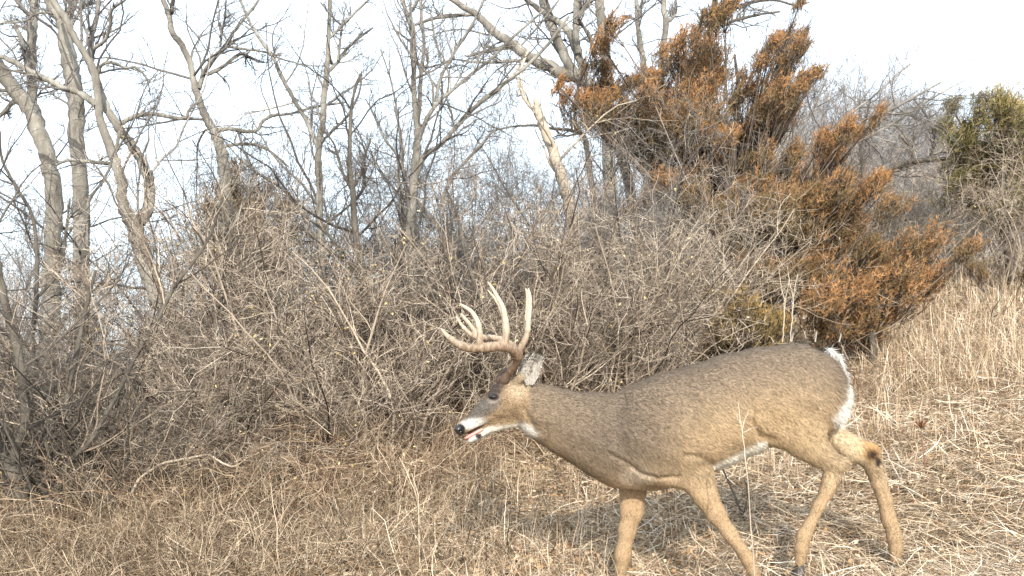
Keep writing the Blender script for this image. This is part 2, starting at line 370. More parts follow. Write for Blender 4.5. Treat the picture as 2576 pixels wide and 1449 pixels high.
pole('pale upright trunk rising from the top of the rust juniper on its left side', [c6([(800, 1500, 19), (790, 800, 18), (775, 350, 16), (760, 210, 15), (745, 90, 14), (735, -10, 13), (720, -300, 9)])], 12, 1525, tw=(8, 5, 3))
pole('slim trunk with short snapped side twigs above the middle of the rust juniper', [c6([(1030, 1500, 11), (1020, 700, 10), (1003, 380, 9), (985, 270, 8), (968, 120, 7), (960, -10, 6), (930, -250, 4)]), c6([(965, 130, 5), (930, 105, 4), (885, 100, 3)]), c6([(970, 90, 5), (1000, 30, 4), (1040, -30, 3)])], 12.5, 1640, tw=(6, 4, 3))
pole('slim wavy trunk left of the highest rust foliage', [c6([(1120, 1500, 11), (1110, 700, 11), (1112, 370, 10), (1130, 250, 9), (1140, 130, 9), (1128, 30, 8), (1128, -200, 6)]), c6([(1140, 140, 6), (1195, 90, 5), (1200, 0, 4)])], 12.2, 1670, tw=(6, 4, 3))
pole('dark forked stem above the highest rust foliage, arching right across the sky', [c6([(1400, 1500, 11), (1400, 700, 10), (1408, 260, 9), (1420, 100, 9), (1440, 0, 9), (1470, -200, 6)]),
      c6([(1430, 110, 5), (1520, 70, 5), (1656, 15, 5), (1800, 0, 4), (1920, 30, 3), (2010, 15, 2)]), c6([(1480, 160, 5), (1570, 120, 5), (1700, 90, 4), (1830, 70, 3)])], 11.5, 1790, tw=(8, 5, 4), mat=M_barkd)
# pale dead snag
sg = tree('dead_snag', 'pale barkless dead trunk with a splintered top, left of the rust juniper',
     [c6([(640, 2100, 18), (600, 1600, 18), (560, 1300, 17), (520, 1120, 17), (475, 960, 16), (430, 850, 15), (395, 760, 14), (365, 680, 12), (352, 620, 8), (345, 585, 2)]),
      c6([(350, 680, 6), (300, 620, 6), (268, 560, 6), (262, 470, 5), (268, 400, 4), (330, 260, 3)])],
     9.0, 1450, mat=M_snag, tmat=M_snag, tw=(3, 2, 2), group='dead wood')
tree('bare_tree', 'dark stem with a gnarled elbow between the snag and the rust juniper',
     [c6([(760, 1900, 9), (700, 1200, 9), (660, 900, 8), (640, 820, 7), (600, 790, 6), (590, 700, 5), (600, 580, 5), (620, 480, 4)]),
      c6([(640, 820, 5), (560, 790, 5), (450, 780, 4), (340, 760, 4), (200, 770, 3), (60, 800, 2)])], 9.4, 1520, mat=M_barkd, tmat=M_twigd, tw=(6, 4, 3))
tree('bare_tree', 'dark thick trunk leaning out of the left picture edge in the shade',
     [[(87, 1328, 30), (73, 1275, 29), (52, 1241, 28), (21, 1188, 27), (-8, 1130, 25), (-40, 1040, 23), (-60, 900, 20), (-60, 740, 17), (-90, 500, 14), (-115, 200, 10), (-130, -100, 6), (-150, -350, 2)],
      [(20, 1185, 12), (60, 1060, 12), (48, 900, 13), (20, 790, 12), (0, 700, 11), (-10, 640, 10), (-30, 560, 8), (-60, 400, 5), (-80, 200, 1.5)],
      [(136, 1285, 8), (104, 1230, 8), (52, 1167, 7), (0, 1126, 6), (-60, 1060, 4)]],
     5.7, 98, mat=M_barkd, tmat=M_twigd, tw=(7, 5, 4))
tree('bare_sapling', 'long pale branch arching low over the ground from the left thicket to the right',
     [[(322, 1262, 4.5), (331, 1241, 4.5), (348, 1209, 4.5), (376, 1185, 4), (418, 1164, 4), (470, 1154, 3.6), (523, 1145, 3.4), (558, 1164, 3), (589, 1173, 2.6), (622, 1152, 1.5)],
      [(331, 1241, 3), (300, 1250, 2.6), (250, 1262, 2.2), (200, 1285, 1.5)], [(420, 1166, 3), (480, 1158, 2.4), (530, 1170, 2), (560, 1200, 1.2)]],
     5.8, 322, mat=M_snag, tmat=M_shrub, tw=(8, 4, 3), cat='sapling')
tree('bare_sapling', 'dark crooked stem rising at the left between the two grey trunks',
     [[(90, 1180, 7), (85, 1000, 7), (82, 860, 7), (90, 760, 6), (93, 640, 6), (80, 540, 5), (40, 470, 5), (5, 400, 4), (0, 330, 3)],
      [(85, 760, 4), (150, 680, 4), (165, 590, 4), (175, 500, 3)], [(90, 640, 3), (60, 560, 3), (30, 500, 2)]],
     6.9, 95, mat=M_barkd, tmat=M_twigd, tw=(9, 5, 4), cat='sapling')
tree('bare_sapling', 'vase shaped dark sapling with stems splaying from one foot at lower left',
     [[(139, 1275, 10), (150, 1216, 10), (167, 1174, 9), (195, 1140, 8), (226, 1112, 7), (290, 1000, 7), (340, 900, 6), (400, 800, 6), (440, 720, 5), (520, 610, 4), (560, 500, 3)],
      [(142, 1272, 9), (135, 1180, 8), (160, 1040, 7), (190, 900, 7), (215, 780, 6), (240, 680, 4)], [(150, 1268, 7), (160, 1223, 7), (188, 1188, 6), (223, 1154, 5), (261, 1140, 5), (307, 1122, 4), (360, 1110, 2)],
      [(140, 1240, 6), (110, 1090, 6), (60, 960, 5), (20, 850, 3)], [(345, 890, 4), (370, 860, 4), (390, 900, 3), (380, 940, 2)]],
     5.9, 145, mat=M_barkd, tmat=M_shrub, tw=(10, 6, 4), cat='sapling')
tree('bare_sapling', 'thin dark stem forking upward from the middle of the left thicket',
     [[(560, 1150, 7), (545, 1000, 7), (540, 850, 6), (552, 740, 6), (575, 640, 5), (590, 560, 4), (640, 470, 3)],
      [(545, 760, 5), (600, 690, 4), (660, 600, 3), (720, 530, 2)], [(520, 1080, 6), (480, 960, 6), (460, 880, 5), (420, 790, 4)],
      [(545, 1000, 5), (650, 960, 4), (760, 900, 3)]],
     6.9, 560, mat=M_barkd, tmat=M_shrub, tw=(10, 6, 4), cat='sapling')
tree('bare_sapling', 'dark slanting stems rising straight behind the left antler tip',
     [[(1250, 1120, 8), (1240, 1000, 8), (1215, 880, 7), (1225, 800, 7), (1190, 700, 6), (1165, 620, 5), (1150, 540, 4), (1120, 470, 3)],
      [(1180, 960, 5), (1230, 860, 5), (1300, 790, 4), (1380, 740, 4), (1500, 690, 2)],
      [(1225, 800, 5), (1260, 720, 5), (1310, 650, 4), (1350, 560, 3), (1420, 470, 2)]],
     7.3, 1250, mat=M_barkd, tmat=M_shrub, tw=(9, 6, 4), cat='sapling')
tree('bare_tree', 'dark leafless limb curving over the pale shrubs near the right edge',
     [[(2120, 700, 8), (2140, 560, 8), (2165, 490, 8), (2210, 440, 8), (2270, 412, 8), (2340, 402, 7), (2400, 395, 5), (2460, 360, 3)],
      [(2340, 402, 4), (2350, 350, 4), (2335, 300, 3), (2300, 250, 3)], [(2150, 520, 5), (2170, 440, 5), (2165, 350, 4), (2190, 250, 3)],
      [(2300, 410, 4), (2280, 350, 3), (2240, 300, 2)]], 13, 2130, mat=M_barkd, tmat=M_twigd, tw=(9, 6, 4))
tree('bare_tree', 'bare tree with long shoots leaning right above the orange juniper arm',
     [[(1980, 700, 9), (2010, 560, 8), (2050, 420, 7), (2120, 370, 6), (2200, 300, 5), (2290, 250, 4), (2370, 205, 2)],
      [(2050, 420, 5), (2100, 320, 4), (2200, 240, 3), (2290, 160, 2)], [(2120, 370, 4), (2230, 320, 3), (2340, 250, 3), (2430, 200, 1)],
      [(2010, 560, 5), (2000, 430, 4), (2020, 330, 3), (2080, 200, 2)]], 11.5, 1990, tw=(12, 6, 4))

# distant grey trees behind the rise on the right: one built, the rest copied
def bare_crown(name, h, nst, seed, mat, tmat):
    global rng
    rng = np.random.default_rng(seed)
    root = empty(name, (0, 0, 0)); tr = Geo(); br = Geo()
    ph = rng.uniform(0, 6.28, nst); K = 12
    P = np.zeros((nst, K, 3)); R = np.zeros((nst, K))
    for s in range(nst):
        L = h * rng.uniform(.75, 1.05); lean = rng.uniform(.05, .38)
        d = np.array([math.cos(ph[s]) * lean, math.sin(ph[s]) * lean, 1.0]); p = np.array([math.cos(ph[s]) * .05, math.sin(ph[s]) * .05, -.1])
        for k in range(K):
            P[s, k] = p; R[s, k] = h * .011 * (1 - .85 * k / K)
            d = unit(d + rng.standard_normal(3) * .10 + np.array([0, 0, .04])); p = p + d * L / K
    tr.tubes(P, R, 6, .04)
    A, RA = grow(P, R, 21, (.25, .5), (.3, .9), 8, .10, .14, .2, .5, .0045)
    B, RB = grow(A, RA, 7, (.35, .7), (.4, 1.0), 5, .05, .2, .1, .6, .0035)
    C, RC = grow(B, RB, 5, (.4, .8), (.4, 1.0), 4, .05, .2, .1, .7, .0036)
    br.tubes(A, RA, 3); br.tubes(B, RB, 3); br.tubes(C, RC, 3)
    tr.build('trunk', mat, root, True); br.build('branches', tmat, root)
    return root
far_more = [(1900, 18, .96, 'pale grey bare tree right behind the upper right plumes of the rust juniper'), (2020, 17.5, .97, 'pale grey bare tree just right of the top plumes of the rust juniper'),
    (2175, 18.5, 1.0, 'pale grey bare tree over the bend of the curved dark limb, left one'), (2300, 18, .97, 'pale grey bare tree over the tip of the curved dark limb, right one'), (2400, 18.5, .95, 'pale grey bare tree touching the left side of the green juniper')]
GT = 'grey bare trees behind the rise on the right'
far_spots = [(1960, 19, 1.0, 'pale grey bare tree behind the upper right side of the rust juniper'),
             (2110, 21, 1.05, 'pale grey bare tree whose crown peaks just right of the rust juniper'),
             (2240, 20, .98, 'pale grey bare tree standing above the curved dark limb'),
             (2350, 22, 1.0, 'rounded pale grey bare tree between the rust juniper and the green juniper'),
             (2450, 21, .96, 'pale grey bare tree rising just left behind the green juniper'),
             (2570, 22, .92, 'pale grey bare tree behind the green juniper at the right edge'),
             (1830, 20, .95, 'pale grey bare tree glimpsed through the middle of the rust juniper'),
             (2050, 16, .62, 'low grey bare tree in the sky gap beside the orange juniper arm'),
             (2290, 16, .58, 'low grey bare tree under the curved dark limb')]
ft = [bare_crown('distant_tree', 5.6, 6, 31, M_far, M_far), bare_crown('distant_tree', 5.6, 8, 32, M_far, M_far)]
for k, (px, Y, s, lb) in enumerate(far_spots + far_more):
    o = ft[k] if k < 2 else copy_tree(ft[k % 2])
    p = at(px, 900, Y); zz = float(ground(p[0], Y))
    o.location = (p[0], Y, zz); topz = CAMZ + (930 - (190 if s > .9 else 330)) / 2640 * Y
    o.scale = (s * 1.05, s * 1.05, (topz - zz) / 5.6 * (s if s > .9 else 1.0)); o.rotation_euler = (0, 0, k * 1.9)
    tag(o, lb, 'tree', GT)
GL = 'far bare trees beyond the left thicket'
left_spots = [(30, 15, .9, 'distant bare tree behind the leaning trunk at the left edge'), (240, 17, 1.0, 'distant bare tree seen between the two left grey trunks and the fork'),
              (470, 16, .8, 'distant bare tree in the sky gap right of the forked tree'), (700, 17, .75, 'distant bare tree behind the vine mass left of centre'),
              (960, 16, .9, 'distant bare tree just left behind the tall centre tree'), (1180, 17, .85, 'distant bare tree just right behind the tall centre tree'),
              (1370, 15, .95, 'distant bare tree behind the pale dead snag'), (1560, 16, 1.0, 'distant bare tree behind the left side of the rust juniper'), (-90, 16, .9, 'distant bare tree just outside the left edge')]
for k, (px, Y, s, lb) in enumerate(left_spots[:8]):
    if k in (1, 4): continue
    s = s * .9
    o = copy_tree(ft[k % 2]); p = at(px, 900, Y); o.location = (p[0], Y, float(ground(p[0], Y)))
    o.scale = (s * .8, s * .8, s); o.rotation_euler = (0, 0, 1 + k * 2.3); tag(o, lb, 'tree', GL)

# ------------------------------------------------------------------ shrubs
def shrub_arrays(h, nst, spread, arch, lv, seed, rbase=.012, wob=.10, rmin=.0013, lean=(0, 0)):
    global rng
    rng = np.random.default_rng(seed); K = 12
    P = np.zeros((nst, K, 3)); R = np.zeros((nst, K))
    for s in range(nst):
        a = rng.uniform(0, 6.283); l0 = rng.uniform(.05, spread); L = h * rng.uniform(.7, 1.25); rb = rbase * rng.uniform(.5, 1.2)
        o = rng.uniform(0, .28) ; p = np.array([math.cos(a) * o, math.sin(a) * o, -.08])
        d = np.array([math.cos(a) * l0 + lean[0], math.sin(a) * l0 + lean[1], 1.0])
        for k in range(K):
            P[s, k] = p; R[s, k] = rb * (1 - .85 * k / K)
            d = unit(d + rng.standard_normal(3) * wob + np.array([math.cos(a) * arch, math.sin(a) * arch, -arch * (k / K) * 1.6])); p = p + d * L / K
    A, RA = grow(P, R, lv[0], (.2, .5), (.35, .95), 7, .05, .18, .12, .55, rmin * 1.3)
    B, RB = grow(A, RA, lv[1], (.3, .7), (.5, 1.2), 5, .0, .25, .1, .65, rmin)
    C, RC = grow(B, RB, lv[2], (.35, .9), (.5, 1.2), 4, .02, .28, .1, .75, rmin)
    return P, R, A, RA, B, RB, C, RC
def make_shrub(name, arrs, mat, leaves=0, seed=1):
    P, R, A, RA, B, RB, C, RC = arrs
    root = empty(name, (0, 0, 0)); st = Geo(); tw = Geo()
    st.tubes(P, R, 6, .05); tw.tubes(A, RA, 4); tw.tubes(B, RB, 3); tw.tubes(C, RC, 3)
    st.build('stems', mat, root, True); tw.build('twigs', mat, root)
    if leaves:
        r = np.random.default_rng(seed); i = r.integers(0, len(C), leaves); p = C[i, r.integers(0, 4, leaves)]
        d = unit(r.standard_normal((leaves, 3))); e = unit(np.cross(d, r.standard_normal((leaves, 3)))); s = r.uniform(.007, .014, (leaves, 1))
        V = np.stack([p, p + d * s + e * s * .5, p + d * s * 2, p + d * s - e * s * .5], 1).reshape(-1, 3)
        newmesh('leaves', V, np.arange(leaves * 4).reshape(-1, 4), M_bud, root)
    return root
SA = shrub_arrays(2.1, 16, .5, .03, (11, 5, 3), 11, .014, .11, .0017)
SB = shrub_arrays(1.9, 17, .65, .05, (10, 5, 3), 12, .013, .11, .0017)
SC = shrub_arrays(1.35, 13, .9, .17, (7, 4, 2), 13, .008, .10, .0016)
SD = shrub_arrays(1.9, 14, .45, .02, (9, 5, 3), 14, .010, .10, .0016, lean=(.35, 0))
SF = shrub_arrays(2.9, 6, .30, .012, (15, 6, 4), 17, .013, .085, .0014)
SG = shrub_arrays(2.9, 4, .22, .010, (18, 6, 4), 18, .015, .10, .0014)
protos = {'A': make_shrub('bare_shrub', SA, M_shrub, 160), 'B': make_shrub('bare_shrub', SB, M_shrub, 120, 2),
          'C': make_shrub('arching_bramble', SC, M_cane, 60, 3), 'D': make_shrub('pale_shrub', SD, M_pale, 40, 4)}
protos['F'] = make_shrub('bare_sapling', SF, M_twig, 60, 6); protos['G'] = make_shrub('bare_sapling', SG, M_twig, 30, 7)
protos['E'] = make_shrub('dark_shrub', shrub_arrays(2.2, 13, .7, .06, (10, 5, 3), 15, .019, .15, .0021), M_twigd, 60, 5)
catn = {'A': 'shrub', 'B': 'shrub', 'C': 'bramble', 'D': 'shrub', 'E': 'shrub', 'F': 'sapling', 'G': 'sapling'}
grp = {'A': 'bare brown shrubs of the thicket', 'B': 'bare brown shrubs of the thicket', 'C': 'arching brambles at the foot of the thicket',
       'D': 'pale shrubs in front of the rust juniper', 'E': 'dark shrubs at the shaded left', 'F': 'slender saplings rising out of the thicket', 'G': 'slender saplings rising out of the thicket'}
spots = [  # kind, px, depth, scale, z scale, label
    ('F', 250, 8.4, .8, .75, 'slender many stemmed sapling between the thick upright trunk and the forked tree'),
    ('G', 60, 8.2, .9, .95, 'slender sapling in front of the leaning trunk at the left edge'),
    ('G', 450, 8.8, 1.0, .95, 'slender sapling in the sky gap right of the forked tree'),
    ('F', 540, 9.4, 1.0, 1.05, 'slender many stemmed sapling just left of the vine covered stub'),
    ('F', 680, 9.0, 1.0, 1.1, 'slender many stemmed sapling just right of the vine covered stub'),
    ('G', 740, 8.6, 1.0, 1.1, 'slender sapling between the vine covered stub and the thin straight tree'),
    ('F', 870, 8.8, 1.0, 1.1, 'slender many stemmed sapling right of the thin straight tree'),
    ('G', 960, 8.4, 1.0, 1.0, 'slender sapling left of the tall centre tree'),
    ('F', 1130, 8.8, 1.0, 1.05, 'slender many stemmed sapling right of the tall centre tree'),
    ('G', 1200, 8.2, .9, 1.0, 'slender sapling above the left tip of the antlers'),
    ('F', 1290, 8.6, 1.0, .95, 'slender many stemmed sapling above the upright antler tines'),
    ('G', 1380, 8.0, .95, 1.0, 'slender sapling in front of the dead snag'),
    ('F', 1470, 8.7, 1.0, 1.0, 'slender many stemmed sapling between the dead snag and the rust juniper'),
    ('G', 1560, 8.2, .9, 1.0, 'slender sapling in front of the left side of the rust juniper'),
    ('G', 1010, 9.6, 1.1, 1.15, 'tall slender sapling behind the left stems of the tall centre tree'),
    ('F', 1090, 9.8, 1.1, 1.15, 'tall many stemmed sapling behind the right stems of the tall centre tree'),
    ('G', 1240, 9.6, 1.1, 1.15, 'tall slender sapling behind the antlers, nearer the centre tree'),
    ('F', 1340, 9.8, 1.1, 1.15, 'tall many stemmed sapling just left behind the dead snag'),
    ('G', 1430, 9.5, 1.1, 1.15, 'tall slender sapling just right behind the dead snag'),
    ('G', 340, 9.5, 1.0, 1.1, 'tall slender sapling behind the V of the forked tree'),
    ('F', 620, 9.9, 1.1, 1.2, 'tall many stemmed sapling behind the vine covered stub'),
    ('G', 1620, 7.9, .9, 1.05, 'slender pale sapling in front of the left half of the rust juniper, right one'),
    ('F', 1680, 8.5, .8, .85, 'slender many stemmed sapling in front of the lower middle of the rust juniper'),
    ('E', 10, 6.4, .7, .55, 'dark tangled shrub in the bottom left corner beside the edge trunk'),
    ('E', 260, 6.0, .75, .42, 'dark tangled shrub right of the splayed sapling at lower left'),
    ('E', 160, 8.0, .9, .5, 'dark low shrub between the leaning trunk and the thick upright trunk'),
    ('E', 330, 8.4, .85, .42, 'dark low shrub behind the fork tree, right of the thick upright trunk'),
    ('A', 430, 7.6, .85, .6, 'brown bare shrub at the foot of the forked tree'),
    ('B', 500, 6.8, .95, .7, 'brown spreading shrub right of the forked tree base'),
    ('A', 580, 8.0, 1.1, 1.0, 'tall brown shrub under the vine covered stub'),
    ('B', 650, 7.1, 1.05, 1.0, 'brown spreading shrub below the vine covered stub'),
    ('A', 700, 8.3, 1.1, 1.0, 'tall brown shrub between the vine covered stub and the thin straight tree'),
    ('A', 780, 7.8, 1.05, .8, 'tall brown shrub around the thin straight tree'),
    ('B', 840, 6.9, 1.0, .9, 'grey brown shrub in front of the dark V forked sapling'),
    ('A', 930, 7.6, 1.0, .78, 'brown shrub just right of the dark V forked sapling'),
    ('B', 1010, 6.9, .95, .85, 'dense shrub at the foot of the tall centre tree, left side'),
    ('A', 1090, 7.4, 1.0, .95, 'dense shrub at the foot of the tall centre tree, right side'),
    ('B', 1170, 8.0, 1.0, .75, 'brown shrub behind the beam of the antlers'),
    ('A', 1290, 7.7, 1.0, .85, 'brown shrub directly behind the upright antler tines'),
    ('A', 1370, 7.4, .95, .9, 'brown shrub above the ear of the deer'),
    ('D', 1440, 8.1, 1.05, .95, 'tall pale shrub at the foot of the dead snag'),
    ('B', 1520, 7.6, 1.0, .95, 'brown spreading shrub above the neck of the deer'),
    ('D', 1560, 8.3, 1.05, .98, 'tall pale shrub against the left flank of the rust juniper'),
    ('A', 1640, 8.0, .8, .8, 'low brown shrub above the withers of the deer'),
    ('A', 1120, 9.2, 1.1, .78, 'taller brown shrub behind the tall centre tree'),
    ('B', 860, 9.2, 1.1, .6, 'taller brown shrub behind the dark V forked sapling'),
    ('A', 400, 6.3, .7, .42, 'low brown shrub under the pale arching branch at lower left'),
    ('B', 560, 6.4, .75, .48, 'low brown shrub beyond the tip of the pale arching branch'),
    ('E', 150, 6.4, .8, .6, 'dark shrub behind the splayed sapling at lower left'),
    ('C', 250, 5.6, .7, .5, 'small bramble of bent canes right of the splayed sapling foot'),
    ('C', 330, 5.7, .85, .7, 'low arching bramble in the lower left thicket, leftmost of the large brambles'),
    ('C', 600, 6.1, 1.05, .85, 'arching bramble with pale canes in front of the left thicket'),
    ('C', 800, 6.1, .9, .85, 'arching bramble with pale canes left of the deer, below the V sapling'),
    ('C', 980, 6.4, 1.05, .95, 'broad arching bramble below the tall centre tree'),
    ('C', 1110, 6.6, .8, .7, 'small bramble directly ahead of the nose of the deer'),
    ('C', 1400, 6.9, .9, .8, 'bramble showing over the neck of the deer'),
    ('C', 1560, 7.2, .9, .75, 'bramble showing over the shoulder of the deer'),
    ('C', 1720, 8.3, .8, .7, 'bramble between the back of the deer and the golden bush'),
    ('C', 2060, 7.7, .6, .5, 'bleached tangle of canes right of the golden bush, above the rump'),
    ('C', 2170, 8.2, .6, .5, 'bleached tangle of canes below the orange low juniper'),
    ('D', 2590, 11.4, 1.3, .95, 'pale grey shrub hiding the foot of the green juniper'),
    ('D', 2330, 13.5, 1.5, 1.1, 'pale grey shrub left below the green juniper'),
    ('D', 2440, 13.0, 1.45, 1.05, 'pale grey shrub in front of the green juniper'),
    ('D', 2550, 12.6, 1.4, 1.0, 'pale grey shrub at the right edge below the green juniper'),
    ('D', 2240, 14.5, 1.5, 1.1, 'pale grey shrub behind the top of the low orange juniper'),
    ('D', 1650, 8.9, 1.0, 1.0, 'pale shrub with long shoots in front of the middle of the rust juniper'),
]
used = set()
for k, (kd, px, Y, s, sz, lb) in enumerate(spots):
    if kd in used: o = copy_tree(protos[kd])
    else: o = protos[kd]; used.add(kd)
    p = at(px, 1000, Y); o.location = (p[0], Y, float(ground(p[0], Y)))
    o.scale = (s, s, sz); o.rotation_euler = (0, 0, (k * 2.4 if kd != 'D' else ((k % 3) - 1) * .9)); tag(o, lb, catn[kd], grp[kd])

# the uncountable wood behind: one object
rng = np.random.default_rng(99)
th = Geo()
for arrs, xs in ((SA, [(-1.2, 11.2), (1.2, 11.8)]), (SB, [(-4.9, 9.9), (2.4, 12), (3.8, 14)])):
    for (x, y) in xs:
        a = rng.uniform(0, 6.28); c, s = math.cos(a), math.sin(a); M = np.array([[c, s, 0], [-s, c, 0], [0, 0, .9 if x < 1 else 1.2]]) * 1.1
        o = np.array([x, y, float(ground(x, y))])
        for q in range(0, 8, 2): th.tubes(arrs[q] @ M + o, arrs[q + 1] * 1.1, 3)
tag(th.build('thicket', M_shrub), 'dense tangle of bare brush filling the wood behind', 'brush', kind='stuff')

# ------------------------------------------------------------------ junipers
M_jtwig = mat_island('juniper_twig_bark', [(0, (.03, .022, .018)), (.6, (.10, .075, .055)), (.9, (.24, .19, .15)), (1, (.38, .32, .26))])
M_jun = mat_tint('juniper_foliage', .8)
def juniper(name, label, cat, clumps, depth, base_px, palette, lean, nper=230, sz=1.0, group='evergreens gone rusty in winter', dthick=.75, trunk_r=.07):
    r = rng
    b = at(base_px, 900, depth); bx, bz = float(b[0]), float(ground(b[0], depth))
    root = empty(name, (bx, depth, bz)); tag(root, label, cat, group)
    tr = Geo(); fo = Geo(); br = Geo()
    cen = np.array([at(c[0], c[1], depth) for c in clumps]); rad = np.array([c[2] for c in clumps]) / 2640 * depth
    cen[:, 1] += r.uniform(-dthick, dthick, len(cen)) * .7; cen -= unit(np.array(lean) * [1, 0, 1]) * .09
    top = cen[:, 2].max(); cx = np.average(cen[:, 0], weights=cen[:, 2] - bz + .1)
    n = 14; tt = np.linspace(0, 1, n)
    tp = np.stack([bx + (cx - bx) * tt ** 1.3 + .05 * np.sin(tt * 9), depth + .06 * np.sin(tt * 7), bz - .1 + (top - bz) * .92 * tt], -1)
    tr.tubes(tp[None], (trunk_r * (1 - .85 * tt))[None], 8, .08)
    PL = []; RL = []
    for c, rd in zip(cen, rad):
        zt = np.clip((c[2] - bz) / (top - bz) - .28, .03, .9); k = int(zt * (n - 1)); s0 = tp[k]
        mid = s0 * .45 + c * .55 + np.array([0, 0, -.1]); L = spline(np.array([s0, mid, c, c + unit(c - s0) * rd * .8]), 10)
        PL.append(L); RL.append(np.linspace(min(trunk_r * .22, .010), .002, 10))
    PL = np.array(PL); RL = np.array(RL); br.tubes(PL, RL, 5, .05)
    # sprays
    mode = np.array([c[3] if len(c) > 3 else (-1) for c in clumps]); dens = np.array([c[4] if len(c) > 4 else 1.0 for c in clumps])
    ci = np.repeat(np.arange(len(cen)), (nper * dens * (rad / rad.mean()) ** 2).astype(int) + 20)
    N = len(ci); rad = rad * 1.02
    u = unit(r.standard_normal((N, 3))) * (r.uniform(0, 1, (N, 1)) ** .45)
    # clumpy sub-structure
    sub = r.integers(0, 9, N); so = r.standard_normal((len(cen), 9, 3)) * .62
    u = u * .55 + so[ci, sub] * .72 + r.standard_normal((N, 3)) * .16
    ld = unit(np.array(lean)); u = u * .92 + (u @ ld)[:, None] * ld * .45
    pos = cen[ci] + u * rad[ci][:, None] * np.array([1.05, 1.1, .95])
    ax = unit(unit(pos - (cen[ci] - np.array([0, 0, .3]) * 1)) * .7 + np.array(lean) + r.standard_normal((N, 3)) * .35)
    ln = r.uniform(.07, .17, N) * sz
    st = pos - ax * ln[:, None] * .5
    K = 4; AX = st[:, None] + ax[:, None] * (np.linspace(0, 1, K)[None, :, None] * ln[:, None, None])
    br.tubes(AX, np.tile(np.linspace(.0022, .001, K), (N, 1)), 3)
    # connecting twigs from limb to spray
    m = r.random(N) < .25; k2 = r.integers(4, 10, m.sum()); q0 = PL[ci[m], k2]; q1 = st[m]
    Q = np.stack([q0, q0 * .5 + q1 * .5 + r.standard_normal(q0.shape) * .03, q1], 1); br.tubes(Q, np.tile([.004, .003, .0018], (len(Q), 1)), 3)
    nb = 16
    pal = np.array(palette)
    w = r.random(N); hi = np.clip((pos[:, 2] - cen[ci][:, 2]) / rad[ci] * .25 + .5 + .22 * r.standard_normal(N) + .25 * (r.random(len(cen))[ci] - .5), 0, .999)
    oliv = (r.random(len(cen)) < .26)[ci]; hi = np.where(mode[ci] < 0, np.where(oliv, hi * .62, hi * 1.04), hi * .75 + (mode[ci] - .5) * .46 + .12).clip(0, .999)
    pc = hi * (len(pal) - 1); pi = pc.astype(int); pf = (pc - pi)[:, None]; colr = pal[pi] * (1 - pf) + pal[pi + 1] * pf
    colr = colr * r.uniform(.75, 1.25, (N, 1))
    t = r.uniform(.05, 1, (N, nb)); p0 = st[:, None] + ax[:, None] * (t * ln[:, None])[..., None]
    w_ = r.standard_normal((N, nb, 3)); d = unit(ax[:, None] * .9 + w_ * .55); e = unit(np.cross(d, r.standard_normal((N, nb, 3))))
    bl = r.uniform(.016, .042, (N, nb, 1)) * sz; bw = r.uniform(.0014, .0030, (N, nb, 1)) * sz
    V = np.stack([p0 - e * bw, p0 + e * bw, p0 + d * bl + e * bw * .6, p0 + d * bl - e * bw * .6], 2).reshape(-1, 3)
    Fc = np.arange(len(V)).reshape(-1, 4)
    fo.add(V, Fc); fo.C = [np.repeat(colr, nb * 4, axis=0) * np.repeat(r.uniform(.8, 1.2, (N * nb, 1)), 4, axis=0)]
    # bare fine shoots sticking out of the foliage
    A_, RA_ = grow(PL, RL, 7, (.2, .5), (.3, .9), 7, .06, .16, .35, .5, .0018, L=np.minimum(np.linalg.norm(np.diff(PL, axis=1), axis=-1).sum(1), 1.6)); B_, RB_ = grow(A_, RA_, 4, (.3, .7), (.3, .9), 5, .04, .2, .1, .6, .0013)
    br.tubes(A_, RA_, 3); br.tubes(B_, RB_, 3)
    tr.build('trunk', M_barkd, root, True); br.build('branches', M_jtwig, root); fo.build('foliage', M_jun, root)
    return root
rng = np.random.default_rng(5)
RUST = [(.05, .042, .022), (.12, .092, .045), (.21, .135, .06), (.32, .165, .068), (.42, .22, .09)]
GOLD = [(.04, .035, .018), (.09, .075, .03), (.18, .13, .045), (.29, .19, .06), (.38, .24, .08)]
GREEN = [(.06, .06, .028), (.13, .12, .045), (.22, .19, .065), (.33, .26, .09), (.42, .29, .11)]
def plume(pts, r0, r1, mode, dens=1.0, n=None):
    p = np.array(pts, float); n = n or max(2, int(np.linalg.norm(np.diff(p, axis=0), axis=1).sum() / (r0 + r1) * 1.5) + 1)
    q = spline(p, n); return [(1408 + a * .4533, b * .4533, (r0 + (r1 - r0) * k / max(n - 1, 1)) * .4533, mode, dens) for k, (a, b) in enumerate(q)]
def one(x, y, r, mode, dens=1.0): return [(1408 + x * .4533, y * .4533, r * .4533, mode, dens)]
